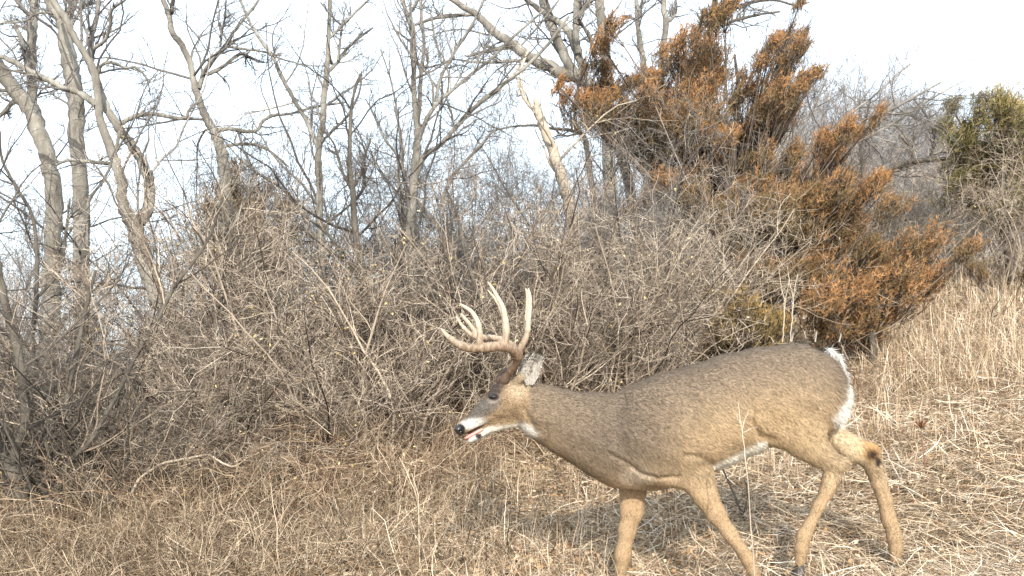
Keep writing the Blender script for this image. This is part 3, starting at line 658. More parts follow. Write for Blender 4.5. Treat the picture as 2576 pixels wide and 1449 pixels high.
JC = (plume([(270, 500), (250, 340), (290, 200)], 75, 40, 1) + plume([(140, 540), (60, 520), (15, 520)], 40, 25, 1) + plume([(500, 560), (530, 430), (560, 300)], 35, 20, 1, .7)
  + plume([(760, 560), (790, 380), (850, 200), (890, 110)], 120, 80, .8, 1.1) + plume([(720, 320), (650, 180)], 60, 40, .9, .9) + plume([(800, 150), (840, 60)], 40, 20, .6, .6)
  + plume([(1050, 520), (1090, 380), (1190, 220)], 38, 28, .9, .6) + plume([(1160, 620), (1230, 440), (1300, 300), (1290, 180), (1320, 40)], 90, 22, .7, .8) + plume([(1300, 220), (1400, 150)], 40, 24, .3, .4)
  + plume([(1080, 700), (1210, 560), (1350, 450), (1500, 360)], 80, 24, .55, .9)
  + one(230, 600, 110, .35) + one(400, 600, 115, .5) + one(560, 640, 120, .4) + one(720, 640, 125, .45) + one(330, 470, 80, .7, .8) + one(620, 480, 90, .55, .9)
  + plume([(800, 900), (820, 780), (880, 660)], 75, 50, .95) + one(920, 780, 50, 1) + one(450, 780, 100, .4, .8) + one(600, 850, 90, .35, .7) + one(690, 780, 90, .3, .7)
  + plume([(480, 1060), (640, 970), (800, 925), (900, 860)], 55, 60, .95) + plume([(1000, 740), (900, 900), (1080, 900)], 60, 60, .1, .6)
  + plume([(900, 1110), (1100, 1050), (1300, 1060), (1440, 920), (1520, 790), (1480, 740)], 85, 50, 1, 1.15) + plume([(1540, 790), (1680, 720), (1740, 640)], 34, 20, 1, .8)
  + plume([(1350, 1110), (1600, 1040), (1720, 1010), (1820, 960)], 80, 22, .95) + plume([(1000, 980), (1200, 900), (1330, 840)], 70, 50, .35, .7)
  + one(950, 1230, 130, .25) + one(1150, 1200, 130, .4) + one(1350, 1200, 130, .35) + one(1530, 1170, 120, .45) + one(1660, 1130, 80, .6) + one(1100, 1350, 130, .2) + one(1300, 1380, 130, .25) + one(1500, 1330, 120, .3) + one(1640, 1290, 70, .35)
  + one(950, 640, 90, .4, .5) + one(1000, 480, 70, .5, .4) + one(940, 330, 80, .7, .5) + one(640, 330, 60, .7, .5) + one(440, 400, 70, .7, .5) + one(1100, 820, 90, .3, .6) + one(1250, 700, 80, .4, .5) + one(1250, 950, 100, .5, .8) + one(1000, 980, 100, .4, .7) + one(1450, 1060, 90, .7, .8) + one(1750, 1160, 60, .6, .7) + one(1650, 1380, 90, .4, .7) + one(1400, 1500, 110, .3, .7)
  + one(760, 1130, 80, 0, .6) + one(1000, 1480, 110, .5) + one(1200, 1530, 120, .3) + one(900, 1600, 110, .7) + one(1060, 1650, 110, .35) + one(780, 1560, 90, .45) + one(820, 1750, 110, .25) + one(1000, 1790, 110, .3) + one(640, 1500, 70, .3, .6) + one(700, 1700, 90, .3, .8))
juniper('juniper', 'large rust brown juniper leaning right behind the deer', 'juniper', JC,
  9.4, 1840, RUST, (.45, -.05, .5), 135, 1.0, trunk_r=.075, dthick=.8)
juniper('juniper', 'low orange brown juniper on the slope above the rump of the deer', 'juniper',
  [(2110, 740, 55, .75, .8), (2190, 680, 60, .75, .8), (2260, 640, 55, .75, .8), (2330, 600, 45, .75, .8), (2300, 700, 55, .75, .8), (2210, 760, 60, .75, .8), (2370, 640, 35, .75, .8), (2420, 625, 25, .75, .8), (2120, 800, 55, .75, .8), (2200, 815, 55, .75, .8), (2290, 770, 55, .75, .8), (2360, 700, 45, .75, .8), (2060, 770, 40, .75, .8), (2150, 745, 60, .75, .8), (2250, 710, 60, .75, .8)],
  9.0, 2180, RUST, (.5, -.05, .35), 260, 1.0, trunk_r=.04)
juniper('juniper', 'small rounded golden brown juniper bush just above the back of the deer', 'juniper',
  [(1890, 810, 52), (1840, 780, 44), (1925, 850, 44), (1820, 720, 34), (1870, 860, 50), (1900, 755, 34), (1800, 830, 40)],
  7.9, 1880, GOLD, (.2, -.1, .5), 330, .8, trunk_r=.03)
juniper('juniper', 'olive green juniper standing at the right edge', 'juniper',
  [(2460, 260, 40), (2500, 300, 50), (2440, 330, 50), (2520, 380, 60), (2440, 410, 50), (2570, 330, 50), (2590, 420, 60), (2500, 450, 55), (2560, 490, 45), (2620, 290, 50), (2650, 400, 60), (2550, 260, 30), (2420, 280, 24), (2620, 480, 50), (2390, 260, 18)],
  12.5, 2550, GREEN, (.35, -.05, .45), 300, 1.15, group='evergreens')
juniper('juniper', 'tiny reddish juniper seedling on the right slope near the edge', 'juniper', [(2505, 660, 14), (2500, 640, 10), (2508, 680, 10)], 9.5, 2505, [RUST[2], RUST[2], RUST[1]], (0, 0, .7), 50, .7, trunk_r=.008)
vine = juniper('vine_covered_stub', 'stub swathed in a brown green mass of old vines, left of centre', 'vine',
  [(590, 400, 38), (570, 450, 50), (625, 440, 40), (620, 490, 65), (560, 540, 60), (650, 550, 70), (600, 610, 70), (700, 500, 40), (520, 480, 30), (700, 620, 60), (740, 560, 30), (540, 650, 60), (640, 690, 60)],
  8.8, 590, [(.09, .07, .045), (.18, .14, .085), (.28, .22, .14), (.40, .33, .22)], (0, -.1, .1), 120, .8, group='vines')

# ------------------------------------------------------------------ dead grass, litter and weeds
rng = np.random.default_rng(21)
def sample_xy(n, y0, y1, lo=-1400, hi=1450, p=1.0):
    y = y0 * (y1 / y0) ** (rng.random(n) ** p); u = rng.uniform(lo, hi, n) / 2640; return u * y * 1.02, y
def blades(x, y, L, w, tilt, bend, lift=0):
    n = len(x); z = ground(x, y) + lift; a = rng.uniform(0, 6.283, n)
    h = np.stack([np.cos(a), np.sin(a), 0 * a], -1); side = np.stack([-np.sin(a), np.cos(a), 0 * a], -1) + rng.standard_normal((n, 3)) * .4
    side = unit(side); K = 4; p = np.stack([x, y, z], -1); th_ = tilt.copy(); P = [p]
    for k in range(K - 1):
        d = h * np.cos(th_)[:, None] + np.array([0, 0, 1.0]) * np.sin(th_)[:, None]; p = p + d * (L / (K - 1))[:, None]; P.append(p); th_ = th_ + bend
        h = unit(h + side * (rng.standard_normal((n, 1)) * .25))
    P = np.stack(P, 1); P[..., 2] = np.maximum(P[..., 2], ground(P[..., 0], P[..., 1]) + .003 + np.reshape(lift, (-1, 1)) * .5)
    W = w[:, None, None] * np.array([1, .95, .75, .25])[None, :, None] * side[:, None]
    V = np.stack([P - W, P + W], 2).reshape(n, 8, 3); o = np.arange(n)[:, None] * 8
    Q = np.concatenate([o + np.array([0, 1, 3, 2]), o + np.array([2, 3, 5, 4]), o + np.array([4, 5, 7, 6])], 0)
    return V.reshape(-1, 3), Q
gr = Geo()
n = 45000; x, y = sample_xy(n, 3.2, 14, 1400, 3600); n2 = 12000; x2, y2 = sample_xy(n2, 3.2, 10, -2600, -1400); x = np.r_[x, x2]; y = np.r_[y, y2]; n = len(x)
gr.add(*blades(x, y, rng.uniform(.08, .34, n), rng.uniform(.0018, .0036, n), rng.uniform(-.1, .6, n), rng.uniform(-.4, .1, n)))
n = 150000; x, y = sample_xy(n, 3.6, 17)
L = rng.uniform(.06, .30, n); kk = rng.random(n) < np.clip(1.0 + (x + .25 * y - .3) * .34, .34, 1); x, y, L = x[kk], y[kk], L[kk]; n = len(x)
gr.add(*blades(x, y, L, rng.uniform(.0011, .0028, n) * (y / 6) ** .5, rng.uniform(-.12, .42, n), rng.uniform(-.45, .15, n), rng.uniform(0, .05, n)))
n = 26000; x, y = sample_xy(n, 3.8, 17); pt = np.sin(x * 2.1 + 1) * np.sin(y * 1.7) + .5 * rng.standard_normal(n); kx = pt > .2; x, y = x[kx], y[kx]; n = len(x)
L = rng.uniform(.10, .30, n); gr.add(*blades(x, y, L, rng.uniform(.0009, .002, n) * (y / 6) ** .5, rng.uniform(.8, 1.6, n), rng.uniform(-.5, 0, n)))
tag(gr.build('dead_grass', M_straw), 'matted dry straw coloured grass over the slope', 'grass', kind='stuff')
ta = Geo()   # tall thin dry stalks, thicker in the strip before the brush
n = 5200; x, y = sample_xy(n, 4.9, 8.4, -1300, 500); kk = (np.sin(x * 3.1 + 2) + np.sin(y * 4.3 + x * 2) + rng.standard_normal(n) * .8) > .5; x, y = x[kk], y[kk]; n = len(x); L = rng.uniform(.08, .42, n) * rng.uniform(.5, 1, n)
ta.add(*blades(x, y, L, rng.uniform(.0011, .0024, n), rng.uniform(.5, 1.65, n), rng.uniform(-.45, .25, n)))
n = 1300; x, y = sample_xy(n, 6.0, 13, 300, 1400); L = rng.uniform(.06, .30, n)
ta.add(*blades(x, y, L, rng.uniform(.0011, .0024, n), rng.uniform(.5, 1.65, n), rng.uniform(-.5, .15, n)))
n = 5200; x, y = sample_xy(n, 7.5, 14.5, 900, 1420); L = rng.uniform(.12, .42, n)
ta.add(*blades(x, y, L, rng.uniform(.0010, .0020, n) * (y / 8), rng.uniform(.6, 1.6, n), rng.uniform(-.5, .05, n)))
tag(ta.build('dry_stalks', M_straw), 'thin upright dry stalks along the foot of the brush', 'grass', kind='stuff')
n = 60000; x, y = sample_xy(n, 4.2, 11, -1400, 500); keep = rng.random(n) < np.clip(.95 - (x + .9) * .32, .15, 1); x, y = x[keep], y[keep]; n = len(x)
p = np.stack([x, y, ground(x, y) + rng.uniform(.005, .06, n)], -1); d = unit(rng.standard_normal((n, 3)) * [1, 1, .5]); e = unit(np.cross(d, rng.standard_normal((n, 3)) * .6 + [0, 0, 1])); s = rng.uniform(.008, .02, (n, 1))
V = np.stack([p - d * s, p + e * s * .6, p + d * s, p - e * s * .6 + [0, 0, .004]], 1).reshape(-1, 3)
tag(newmesh('leaf_litter', V, np.arange(n * 4).reshape(-1, 4), M_litter), 'fallen brown leaves scattered under the brush', 'leaves', kind='stuff')

rng = np.random.default_rng(44)
nu = 2600; x, y = sample_xy(nu, 4.5, 8.0, -1450, 250); kk = rng.random(nu) < np.clip(.8 - (x + 1.3) * .42 + .35 * sstep(5.8, 7.0, y), .05, 1); x, y = x[kk], y[kk]; nu = len(x)
P = np.zeros((nu, 6, 3)); p = np.stack([x, y, ground(x, y) - .02], -1); d = unit(rng.standard_normal((nu, 3)) * [.7, .7, 0] + [0, 0, 1]); L = rng.uniform(.15, .55, nu)[:, None]
for k in range(6):
    P[:, k] = p; d = unit(d + rng.standard_normal((nu, 3)) * .22 + [0, 0, -.10 * k / 5]); p = p + d * L / 5
Rr = rng.uniform(.0016, .0042, nu)[:, None] * np.linspace(1, .4, 6); ug = Geo(); ug.tubes(P, Rr, 4)
A, RA = grow(P, Rr, 5, (.3, .8), (.4, 1.3), 5, -.02, .3, .1, .7, .0012); ug.tubes(A, RA, 3); B, RB = grow(A, RA, 3, (.3, .9), (.4, 1.3), 4, -.02, .3, .1, .7, .001); ug.tubes(B, RB, 3)
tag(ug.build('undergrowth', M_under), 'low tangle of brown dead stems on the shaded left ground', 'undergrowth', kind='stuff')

# ---- single weeds and fallen wood that stand out
def gnd(px, py):
    Ys = np.linspace(3.2, 16, 800); p = at(px, py, Ys); k = np.argmax(p[:, 2] <= ground(p[:, 0], p[:, 1])) if (p[:, 2] <= ground(p[:, 0], p[:, 1])).any() else 400
    return float(Ys[k])
def sticks(name, label, cat, limbs, Y, mat, group=None, part='stem', twigs=0, lift=0.0):
    g_ = Geo(); PL = []; RL = []
    for L in limbs:
        q = np.array([[*at(a[0], a[1], a[3] if len(a) > 3 else Y), a[2] / 2640 * Y] for a in L]); q = spline(q, 16); q[1:-1, :3] += rng.standard_normal((14, 3)) * .0015
        P_, R_ = q[None, :, :3], np.maximum(q[None, :, 3], .0007); g_.tubes(P_, R_, 6, .06); PL.append(P_[0]); RL.append(R_[0])
    if twigs:
        A, RA = grow(np.array(PL), np.array(RL), twigs, (.15, .35), (.4, 1.0), 5, .03, .2, .3, .5, .0009); g_.tubes(A, RA, 3)
    b0 = PL[0][0]; o = g_.build(name, mat, None, True, loc=tuple(b0)); tag(o, label, cat, group); return o
M_seed = mat_island('seed_head', [(0, (.07, .03, .02)), (.6, (.20, .10, .06)), (1, (.34, .20, .12))])
Y = gnd(2332, 1200)
w = empty('weed', tuple(at(2332, 1200, Y))); tag(w, 'brown dead weed with a flared seed head, right of the hind legs', 'weed')
q = spline(np.array([[*at(a, b_, Y), r_] for a, b_, r_ in [(2332, 1204, .004), (2324, 1150, .0035), (2320, 1110, .003), (2317, 1078, .0028)]]), 10); g2 = Geo(); g2.tubes(q[None, :, :3], q[None, :, 3], 6); g2.build('stem', M_seed, w, True)
g2 = Geo(); top = q[-1, :3]; dd = unit(rng.standard_normal((60, 3)) * [.55, .55, .15] + [0, 0, .75]); PP = top + dd[:, None] * np.linspace(0, .055, 4)[None, :, None] * rng.uniform(.5, 1, (60, 1, 1)); g2.tubes(PP, np.tile([.0016, .0020, .0026, .001], (60, 1)), 4); g2.build('seed_head', M_seed, w)
Y = gnd(2500, 1320)
sticks('fallen_branch', 'pale forked dead branch lying in the grass at the right edge', 'branch', [[(2488, 1335, 5), (2500, 1290, 5, Y + .15), (2520, 1262, 5, Y + .3), (2600, 1228, 4, Y + .5)], [(2505, 1285, 3, Y + .15), (2440, 1262, 3, Y + .25), (2380, 1240, 2, Y + .35)], [(2520, 1262, 3, Y + .3), (2490, 1232, 2, Y + .4), (2478, 1195, 1, Y + .42)]], Y, M_snag, 'dead wood')
Y = gnd(2430, 1240)
sticks('fallen_branch', 'thin bleached bent stick in the grass just right of the far hind leg', 'branch', [[(2262, 1160, 3, Y + .5), (2268, 1215, 4, Y + .2), (2300, 1240, 4, Y), (2350, 1265, 2, Y - .1)], [(2268, 1215, 2, Y + .2), (2240, 1160, 2, Y + .3), (2215, 1110, 1, Y + .4)]], Y, M_snag, 'dead wood')
sticks('grass_stem', 'single pale grass stem rising in front of the flank of the deer', 'grass stem', [[(1905, 1640, 1.6, 3.75), (1895, 1400, 1.5, 3.78), (1880, 1200, 1.4, 3.8), (1868, 1095, 1.3, 3.82), (1856, 1010, .8, 3.82)], [(1866, 1080, 1.3, 3.82), (1878, 1045, 1, 3.82), (1884, 1030, .6, 3.82)], [(1864, 1065, 1.3, 3.82), (1856, 1052, 1, 3.82), (1852, 1040, .6, 3.82)], [(1872, 1088, 1.2, 3.82), (1890, 1078, .9, 3.82), (1905, 1074, .5, 3.82)]], 3.8, M_snag)
Y = gnd(1850, 1330)
sticks('dead_stalk', 'dark thin dead stalk leaning between the near front leg and the belly', 'weed', [[(1880, 1330, 3, Y), (1850, 1250, 2.6, Y + .05), (1815, 1175, 1.6, Y + .1)], [(1868, 1300, 2, Y), (1880, 1250, 1.4, Y), (1872, 1200, .8, Y)]], Y, M_barkd, twigs=3)
Y = gnd(2180, 900)
sticks('dead_frond', 'rusty dead juniper twig lying on the grass behind the tail of the deer', 'twig', [[(2100, 872, 3, Y), (2140, 872, 3, Y + .02), (2195, 868, 2, Y + .03)], [(2130, 873, 2, Y), (2160, 880, 1.5, Y), (2180, 886, 1, Y)]], Y, M_rusty, 'dead wood', twigs=30)
Y = gnd(1990, 900) 
for k, (x0, x1, h_, lb) in enumerate([(1990, 2080, 60, 'bleached cane arched over the grass behind the rump, left one'), (2050, 2150, 75, 'bleached cane arched over the grass behind the rump, middle one'), (2110, 2190, 55, 'bleached cane arched over the grass behind the rump, right one')]):
    xm = (x0 + x1) / 2; yb = 862
    sticks('arched_cane', lb, 'cane', [[(x0, yb, 2.2), (x0 + 12, yb - h_ * .7, 2.2, Y + .05), (xm, yb - h_, 2, Y + .1), (x1 - 8, yb - h_ * .55, 1.6, Y + .15), (x1, yb - 4, 1.2, Y + .2)]], 7.4, M_snag, 'bleached canes behind the rump', twigs=5)
for k, (a, b_, c_, e_, lb) in enumerate([(1968, 860, 1975, 700, 'straight pale dead stem above the rump, left one of the pair'), (1988, 860, 1996, 690, 'straight pale dead stem above the rump, right one of the pair')]):
    sticks('dry_weed', lb, 'stem', [[(a, b_, 1.8), (a + 4, (b_ + e_) / 2 + 30, 1.7), (c_, e_ + 60, 1.4), (c_ + 10, e_, .9)], [(c_, e_ + 60, 2), (c_ - 10, e_ + 20, 1.4), (c_ - 16, e_ - 30, .8)]], 7.6, M_snag, twigs=4)
n = 5000; x, y = sample_xy(n, 4.2, 13, 0, 1420)
p = np.stack([x, y, ground(x, y) + rng.uniform(.02, .07, n)], -1); d = unit(rng.standard_normal((n, 3)) * [1, 1, .5]); e = unit(np.cross(d, rng.standard_normal((n, 3)) * .6 + [0, 0, 1])); s_ = rng.uniform(.006, .016, (n, 1))
V = np.stack([p - d * s_, p + e * s_ * .6, p + d * s_, p - e * s_ * .6 + [0, 0, .004]], 1).reshape(-1, 3)
tag(newmesh('scattered_leaves', V, np.arange(n * 4).reshape(-1, 4), M_litter), 'brown leaves scattered thinly on the sunny slope', 'leaves', kind='stuff')

#DEER
# ------------------------------------------------------------------ the deer
def surface_nets(D, org, h):
    s = D < 0
    c = [s[i:i + D.shape[0] - 1, j:j + D.shape[1] - 1, k:k + D.shape[2] - 1] for i in (0, 1) for j in (0, 1) for k in (0, 1)]
    cnt = sum(x.astype(np.int8) for x in c); act = (cnt > 0) & (cnt < 8)
    I = np.argwhere(act); idx = -np.ones(act.shape, np.int64); idx[act] = np.arange(len(I))
    acc = np.zeros((len(I), 3)); n = np.zeros(len(I)); cs = [(i, j, k) for i in (0, 1) for j in (0, 1) for k in (0, 1)]
    for a in range(8):
        for b in range(a + 1, 8):
            if sum(abs(cs[a][q] - cs[b][q]) for q in range(3)) != 1: continue
            da = D[I[:, 0] + cs[a][0], I[:, 1] + cs[a][1], I[:, 2] + cs[a][2]]; db = D[I[:, 0] + cs[b][0], I[:, 1] + cs[b][1], I[:, 2] + cs[b][2]]
            m = (da < 0) != (db < 0); t = (da[m] / (da[m] - db[m]))[:, None]
            acc[m] += np.array(cs[a]) * (1 - t) + np.array(cs[b]) * t; n[m] += 1
    V = (I + acc / n[:, None]) * h + org; Q = []
    for ax in range(3):
        u, v = [q for q in range(3) if q != ax]
        sl0 = [slice(None)] * 3; sl1 = [slice(None)] * 3; sl0[ax] = slice(0, -1); sl1[ax] = slice(1, None)
        e = np.argwhere(s[tuple(sl0)] != s[tuple(sl1)])
        e = e[(e[:, u] > 0) & (e[:, v] > 0) & (e[:, u] < D.shape[u] - 1) & (e[:, v] < D.shape[v] - 1)]
        def g(du, dv):
            q = e.copy(); q[:, u] -= du; q[:, v] -= dv; return idx[q[:, 0], q[:, 1], q[:, 2]]
        quad = np.stack([g(1, 1), g(0, 1), g(0, 0), g(1, 0)], 1)
        ins = s[e[:, 0], e[:, 1], e[:, 2]]
        if ax == 1: ins = ~ins
        quad[~ins] = quad[~ins][:, ::-1]
        Q.append(quad)
    return V, np.concatenate(Q)
def vnormals(V, Q):
    nrm = np.cross(V[Q[:, 2]] - V[Q[:, 0]], V[Q[:, 3]] - V[Q[:, 1]]); N = np.zeros_like(V)
    for k in range(4): np.add.at(N, Q[:, k], nrm)
    return unit(N)
def smooth(V, Q, it, lam=.5):
    e = np.concatenate([Q[:, [0, 1]], Q[:, [1, 2]], Q[:, [2, 3]], Q[:, [3, 0]]]); 
    for _ in range(it):
        A = np.zeros_like(V); n = np.zeros(len(V))
        for k in range(3): A[:, k] = np.bincount(e[:, 0], V[e[:, 1], k], len(V)) + np.bincount(e[:, 1], V[e[:, 0], k], len(V))
        n = np.bincount(e[:, 0], minlength=len(V)) + np.bincount(e[:, 1], minlength=len(V))
        V = V + lam * (A / n[:, None] - V)
    return V
DY = 4.40                                     # depth of the deer's midline
class Field:
    def __init__(s, lo, hi, h):
        s.h = h; s.lo = np.array(lo); s.n = np.ceil((np.array(hi) - s.lo) / h).astype(int) + 1
        s.D = np.full(s.n, .5, np.float32); s.ax = [s.lo[k] + np.arange(s.n[k]) * h for k in range(3)]
    def cone(s, a, b, ra, rb, ka, kb, k=.02, sub=False):
        m = max(ra * max(1, ka), rb * max(1, kb)) + k + .03
        i0 = np.maximum(((np.minimum(a, b) - m - s.lo) / s.h).astype(int), 0); i1 = np.minimum(((np.maximum(a, b) + m - s.lo) / s.h).astype(int) + 1, s.n)
        if (i1 <= i0).any(): return
        X, Yy, Zz = np.meshgrid(*[s.ax[q][i0[q]:i1[q]] for q in range(3)], indexing='ij', sparse=True)
        ab = b - a; ab2 = ab.copy(); L2 = (ab ** 2).sum() + 1e-12
        t = np.clip(((X - a[0]) * ab[0] + (Yy - a[1]) * ab[1] + (Zz - a[2]) * ab[2]) / L2, 0, 1)
        kk = ka + (kb - ka) * t
        dy = (Yy - a[1] - t * ab[1]) / kk
        d = np.sqrt((X - a[0] - t * ab[0]) ** 2 + dy ** 2 + (Zz - a[2] - t * ab[2]) ** 2) - (ra + (rb - ra) * t)
        sl = tuple(slice(i0[q], i1[q]) for q in range(3)); o = s.D[sl]
        if sub:
            hh = np.clip(.5 - .5 * (o + d) / k, 0, 1); s.D[sl] = o * (1 - hh) + (-d) * hh + k * hh * (1 - hh); return
        hh = np.clip(.5 + .5 * (o - d) / k, 0, 1)
        s.D[sl] = (o * (1 - hh) + d * hh - k * hh * (1 - hh)).astype(np.float32)
    def chain(s, nodes, k=.02, sub=False):
        """nodes (px, py, r_px, lateral ratio, dY)"""
        q = [(at(n[0], n[1], DY + n[4]), n[2] / 2640 * (DY + n[4]), n[3]) for n in nodes]
        for (a, ra, ka), (b, rb, kb) in zip(q[:-1], q[1:]): s.cone(a, b, ra, rb, ka, kb, k, sub)
N_, Fr = -.085, .10                           # near (towards the camera) and far side offsets
f = Field((-.30, 4.08, -.02), (1.75, 4.72, 1.25), .0055)
# trunk
f.chain([(1640, 1093, 132, .78, 0), (1700, 1075, 134, .84, 0), (1770, 1050, 128, .90, 0), (1850, 1019, 124, .94, 0), (1925, 995, 117, .92, 0), (2003, 985, 115, .86, 0)], .03)
f.chain([(2003, 985, 115, .86, 0), (2032, 992, 100, .84, 0), (2050, 1010, 78, .85, 0)], .03)
f.chain([(1560, 1110, 108, .70, 0), (1640, 1093, 132, .78, 0)], .03)
f.chain([(1575, 1172, 50, .75, 0), (1640, 1185, 42, .7, 0)], .04)                          # brisket
# neck
f.chain([(1322, 1010, 52, .80, 0), (1368, 1038, 64, .74, 0), (1425, 1063, 75, .72, 0), (1490, 1085, 91, .72, 0), (1560, 1108, 110, .72, 0)], .04)
# shoulder blades and haunches
f.chain([(1665, 1040, 70, .55, -.075), (1640, 1120, 78, .5, -.075), (1700, 1165, 55, .55, -.085)], .05)
f.chain([(1665, 1040, 70, .55, .075), (1620, 1120, 78, .5, .075), (1590, 1170, 50, .55, .085)], .05)
# near front leg
f.chain([(1690, 1150, 58, .55, N_), (1748, 1192, 44, .62, N_), (1774, 1246, 31, .80, N_), (1801, 1292, 23.5, .85, N_), (1838, 1344, 17, .9, N_), (1866, 1384, 14, 1, N_), (1882, 1408, 17, 1, N_), (1893, 1430, 13, 1, N_), (1917, 1478, 11, 1, N_), (1924, 1494, 14, 1, N_)], .02)
# far front leg
f.chain([(1600, 1160, 50, .6, .095), (1592, 1232, 32, .8, .10), (1589, 1284, 28, .8, .10), (1578, 1332, 21, .85, .10), (1570, 1382, 18, .9, .10), (1567, 1402, 19, 1, .10), (1563, 1430, 13, 1, .10), (1560, 1470, 12, 1, .10), (1557, 1486, 15, 1, .10)], .02)
# near hind leg
f.chain([(2010, 1000, 96, .52, -.09), (2005, 1065, 68, .55, -.095), (2030, 1110, 45, .6, -.095), (2062, 1141, 32, .72, -.095), (2096, 1163, 25, .8, -.095), (2124, 1163, 14, .9, -.095)], .03)
f.chain([(1960, 1060, 62, .5, -.085), (1965, 1085, 36, .6, -.09), (2010, 1105, 34, .6, -.095)], .03)
f.chain([(2100, 1170, 25, .8, -.095), (2090, 1205, 20, .85, -.095), (2078, 1240, 17, .9, -.095), (2060, 1274, 14.5, .95, -.095), (2038, 1318, 13.5, 1, -.095), (2022, 1350, 18, .95, -.095), (2016, 1380, 15.5, 1, -.095), (2012, 1412, 14, 1, -.095)], .012)
# far hind leg
f.chain([(2020, 1010, 88, .5, .09), (2058, 1062, 44, .6, .095), (2098, 1104, 33, .65, .10), (2140, 1127, 31, .7, .10), (2176, 1140, 30, .7, .10), (2192, 1136, 20, .85, .10)], .02)
f.chain([(2185, 1146, 27, .8, .10), (2198, 1176, 22, .85, .10), (2212, 1215, 19.5, .9, .10), (2225, 1258, 18, .9, .10), (2238, 1310, 18, .95, .10), (2250, 1350, 19, .95, .10), (2253, 1380, 15, 1, .10), (2252, 1408, 14, 1, .10)], .012)
# flank fold, belly
f.chain([(1925, 1078, 30, .9, -.05), (1985, 1100, 26, .8, -.07)], .03)
# head
f.chain([(1322, 1008, 50, .82, 0), (1288, 1008, 49, .84, 0), (1262, 1018, 44, .82, 0), (1236, 1032, 34, .80, 0), (1205, 1051, 25, .82, 0), (1180, 1066, 19, .95, 0), (1165, 1075, 15.5, 1.05, 0)], .014)
f.chain([(1296, 988, 36, .95, 0), (1262, 990, 27, 1.15, 0), (1243, 1003, 17, 1.6, 0)], .014)
f.chain([(1280, 1046, 34, .72, 0), (1245, 1067, 20, .8, 0), (1222, 1082, 11, 1.1, 0), (1203, 1096, 8.5, 1.3, 0), (1184, 1107, 7.5, 1.4, 0)], .010)
f.chain([(1166, 1083, 8, 1.7, 0), (1186, 1077, 9, 1.8, 0), (1208, 1066, 9, 1.8, 0)], .008)
f.chain([(1262, 975, 13, 1, -.038), (1266, 958, 11, 1, -.04)], .01); f.chain([(1262, 975, 13, 1, .038), (1266, 958, 11, 1, .04)], .01)
f.chain([(1300, 962, 12, 1, -.04), (1312, 948, 10, 1, -.062)], .012)
# eye socket dish, nostril, mouth slit
f.chain([(1228, 1006, 7, .8, -.072), (1222, 1020, 6, .8, -.066)], .012, sub=True)
f.chain([(1159, 1076, 3.2, .9, -.026), (1163, 1083, 1.8, .9, -.022)], .003, sub=True)
V, Q = surface_nets(f.D, f.lo, f.h)
V = smooth(V, Q, 4, .45)
NR = vnormals(V, Q)
# make sure the normals point out
if (NR[:, 1] * (V[:, 1] - DY)).sum() < 0: Q = Q[:, ::-1]; NR = -NR
px, py = topx(V)
def seg_dist(px, py, L):
    dd = np.full(px.shape, 1e9)
    for (x0, y0), (x1, y1) in zip(L[:-1], L[1:]):
        t = np.clip(((px - x0) * (x1 - x0) + (py - y0) * (y1 - y0)) / ((x1 - x0) ** 2 + (y1 - y0) ** 2), 0, 1)
        dd = np.minimum(dd, np.hypot(px - x0 - t * (x1 - x0), py - y0 - t * (y1 - y0)))
    return dd
GROOVES = [([(1872, 968), (1888, 1010), (1893, 1060), (1908, 1100)], 7, .010), ([(1893, 1060), (1915, 1098), (1945, 1104)], 8, .007), ([(1530, 1140), (1575, 1165), (1612, 1192), (1655, 1204), (1706, 1200)], 6, .010),
           ([(1725, 1146), (1765, 1150), (1785, 1168)], 7, .008), ([(1560, 1010), (1545, 1070), (1560, 1120), (1590, 1160)], 20, .006), ([(1735, 1000), (1748, 1060), (1740, 1120)], 16, .006),
           ([(1318, 1030), (1332, 1060), (1345, 1085)], 7, .006), ([(1985, 1010), (1975, 1060)], 26, .005), ([(2084, 1109), (2098, 1140), (2110, 1160)], 6, .004), ([(1222, 1040), (1240, 1048), (1262, 1052)], 6, .003),
           ([(2108, 1190), (2084, 1240), (2050, 1305)], 3.5, .0035), ([(2205, 1190), (2226, 1250), (2246, 1320)], 4, .0035), ([(1790, 1250), (1838, 1330), (1868, 1378)], 4, .003), ([(2120, 1150), (2098, 1130), (2076, 1100)], 6, .005), ([(1610, 1250), (1600, 1310), (1590, 1360)], 5, .003), ([(2168, 1118), (2130, 1104), (2098, 1085)], 5, .004)]
for gl, gw, gd in GROOVES:
    dd = seg_dist(px, py, gl); wz = np.exp(-(dd / gw) ** 2) * (np.abs(V[:, 1] - DY) > .03)
    V = V - NR * (gd * wz)[:, None]
V = V + NR * (.0022 * np.sin(V[:, 0] * 31 + V[:, 2] * 17) * np.sin(V[:, 2] * 43 + 1))[:, None]
NR = vnormals(V, Q)
if (NR[:, 1] * (V[:, 1] - DY)).sum() < 0: NR = -NR

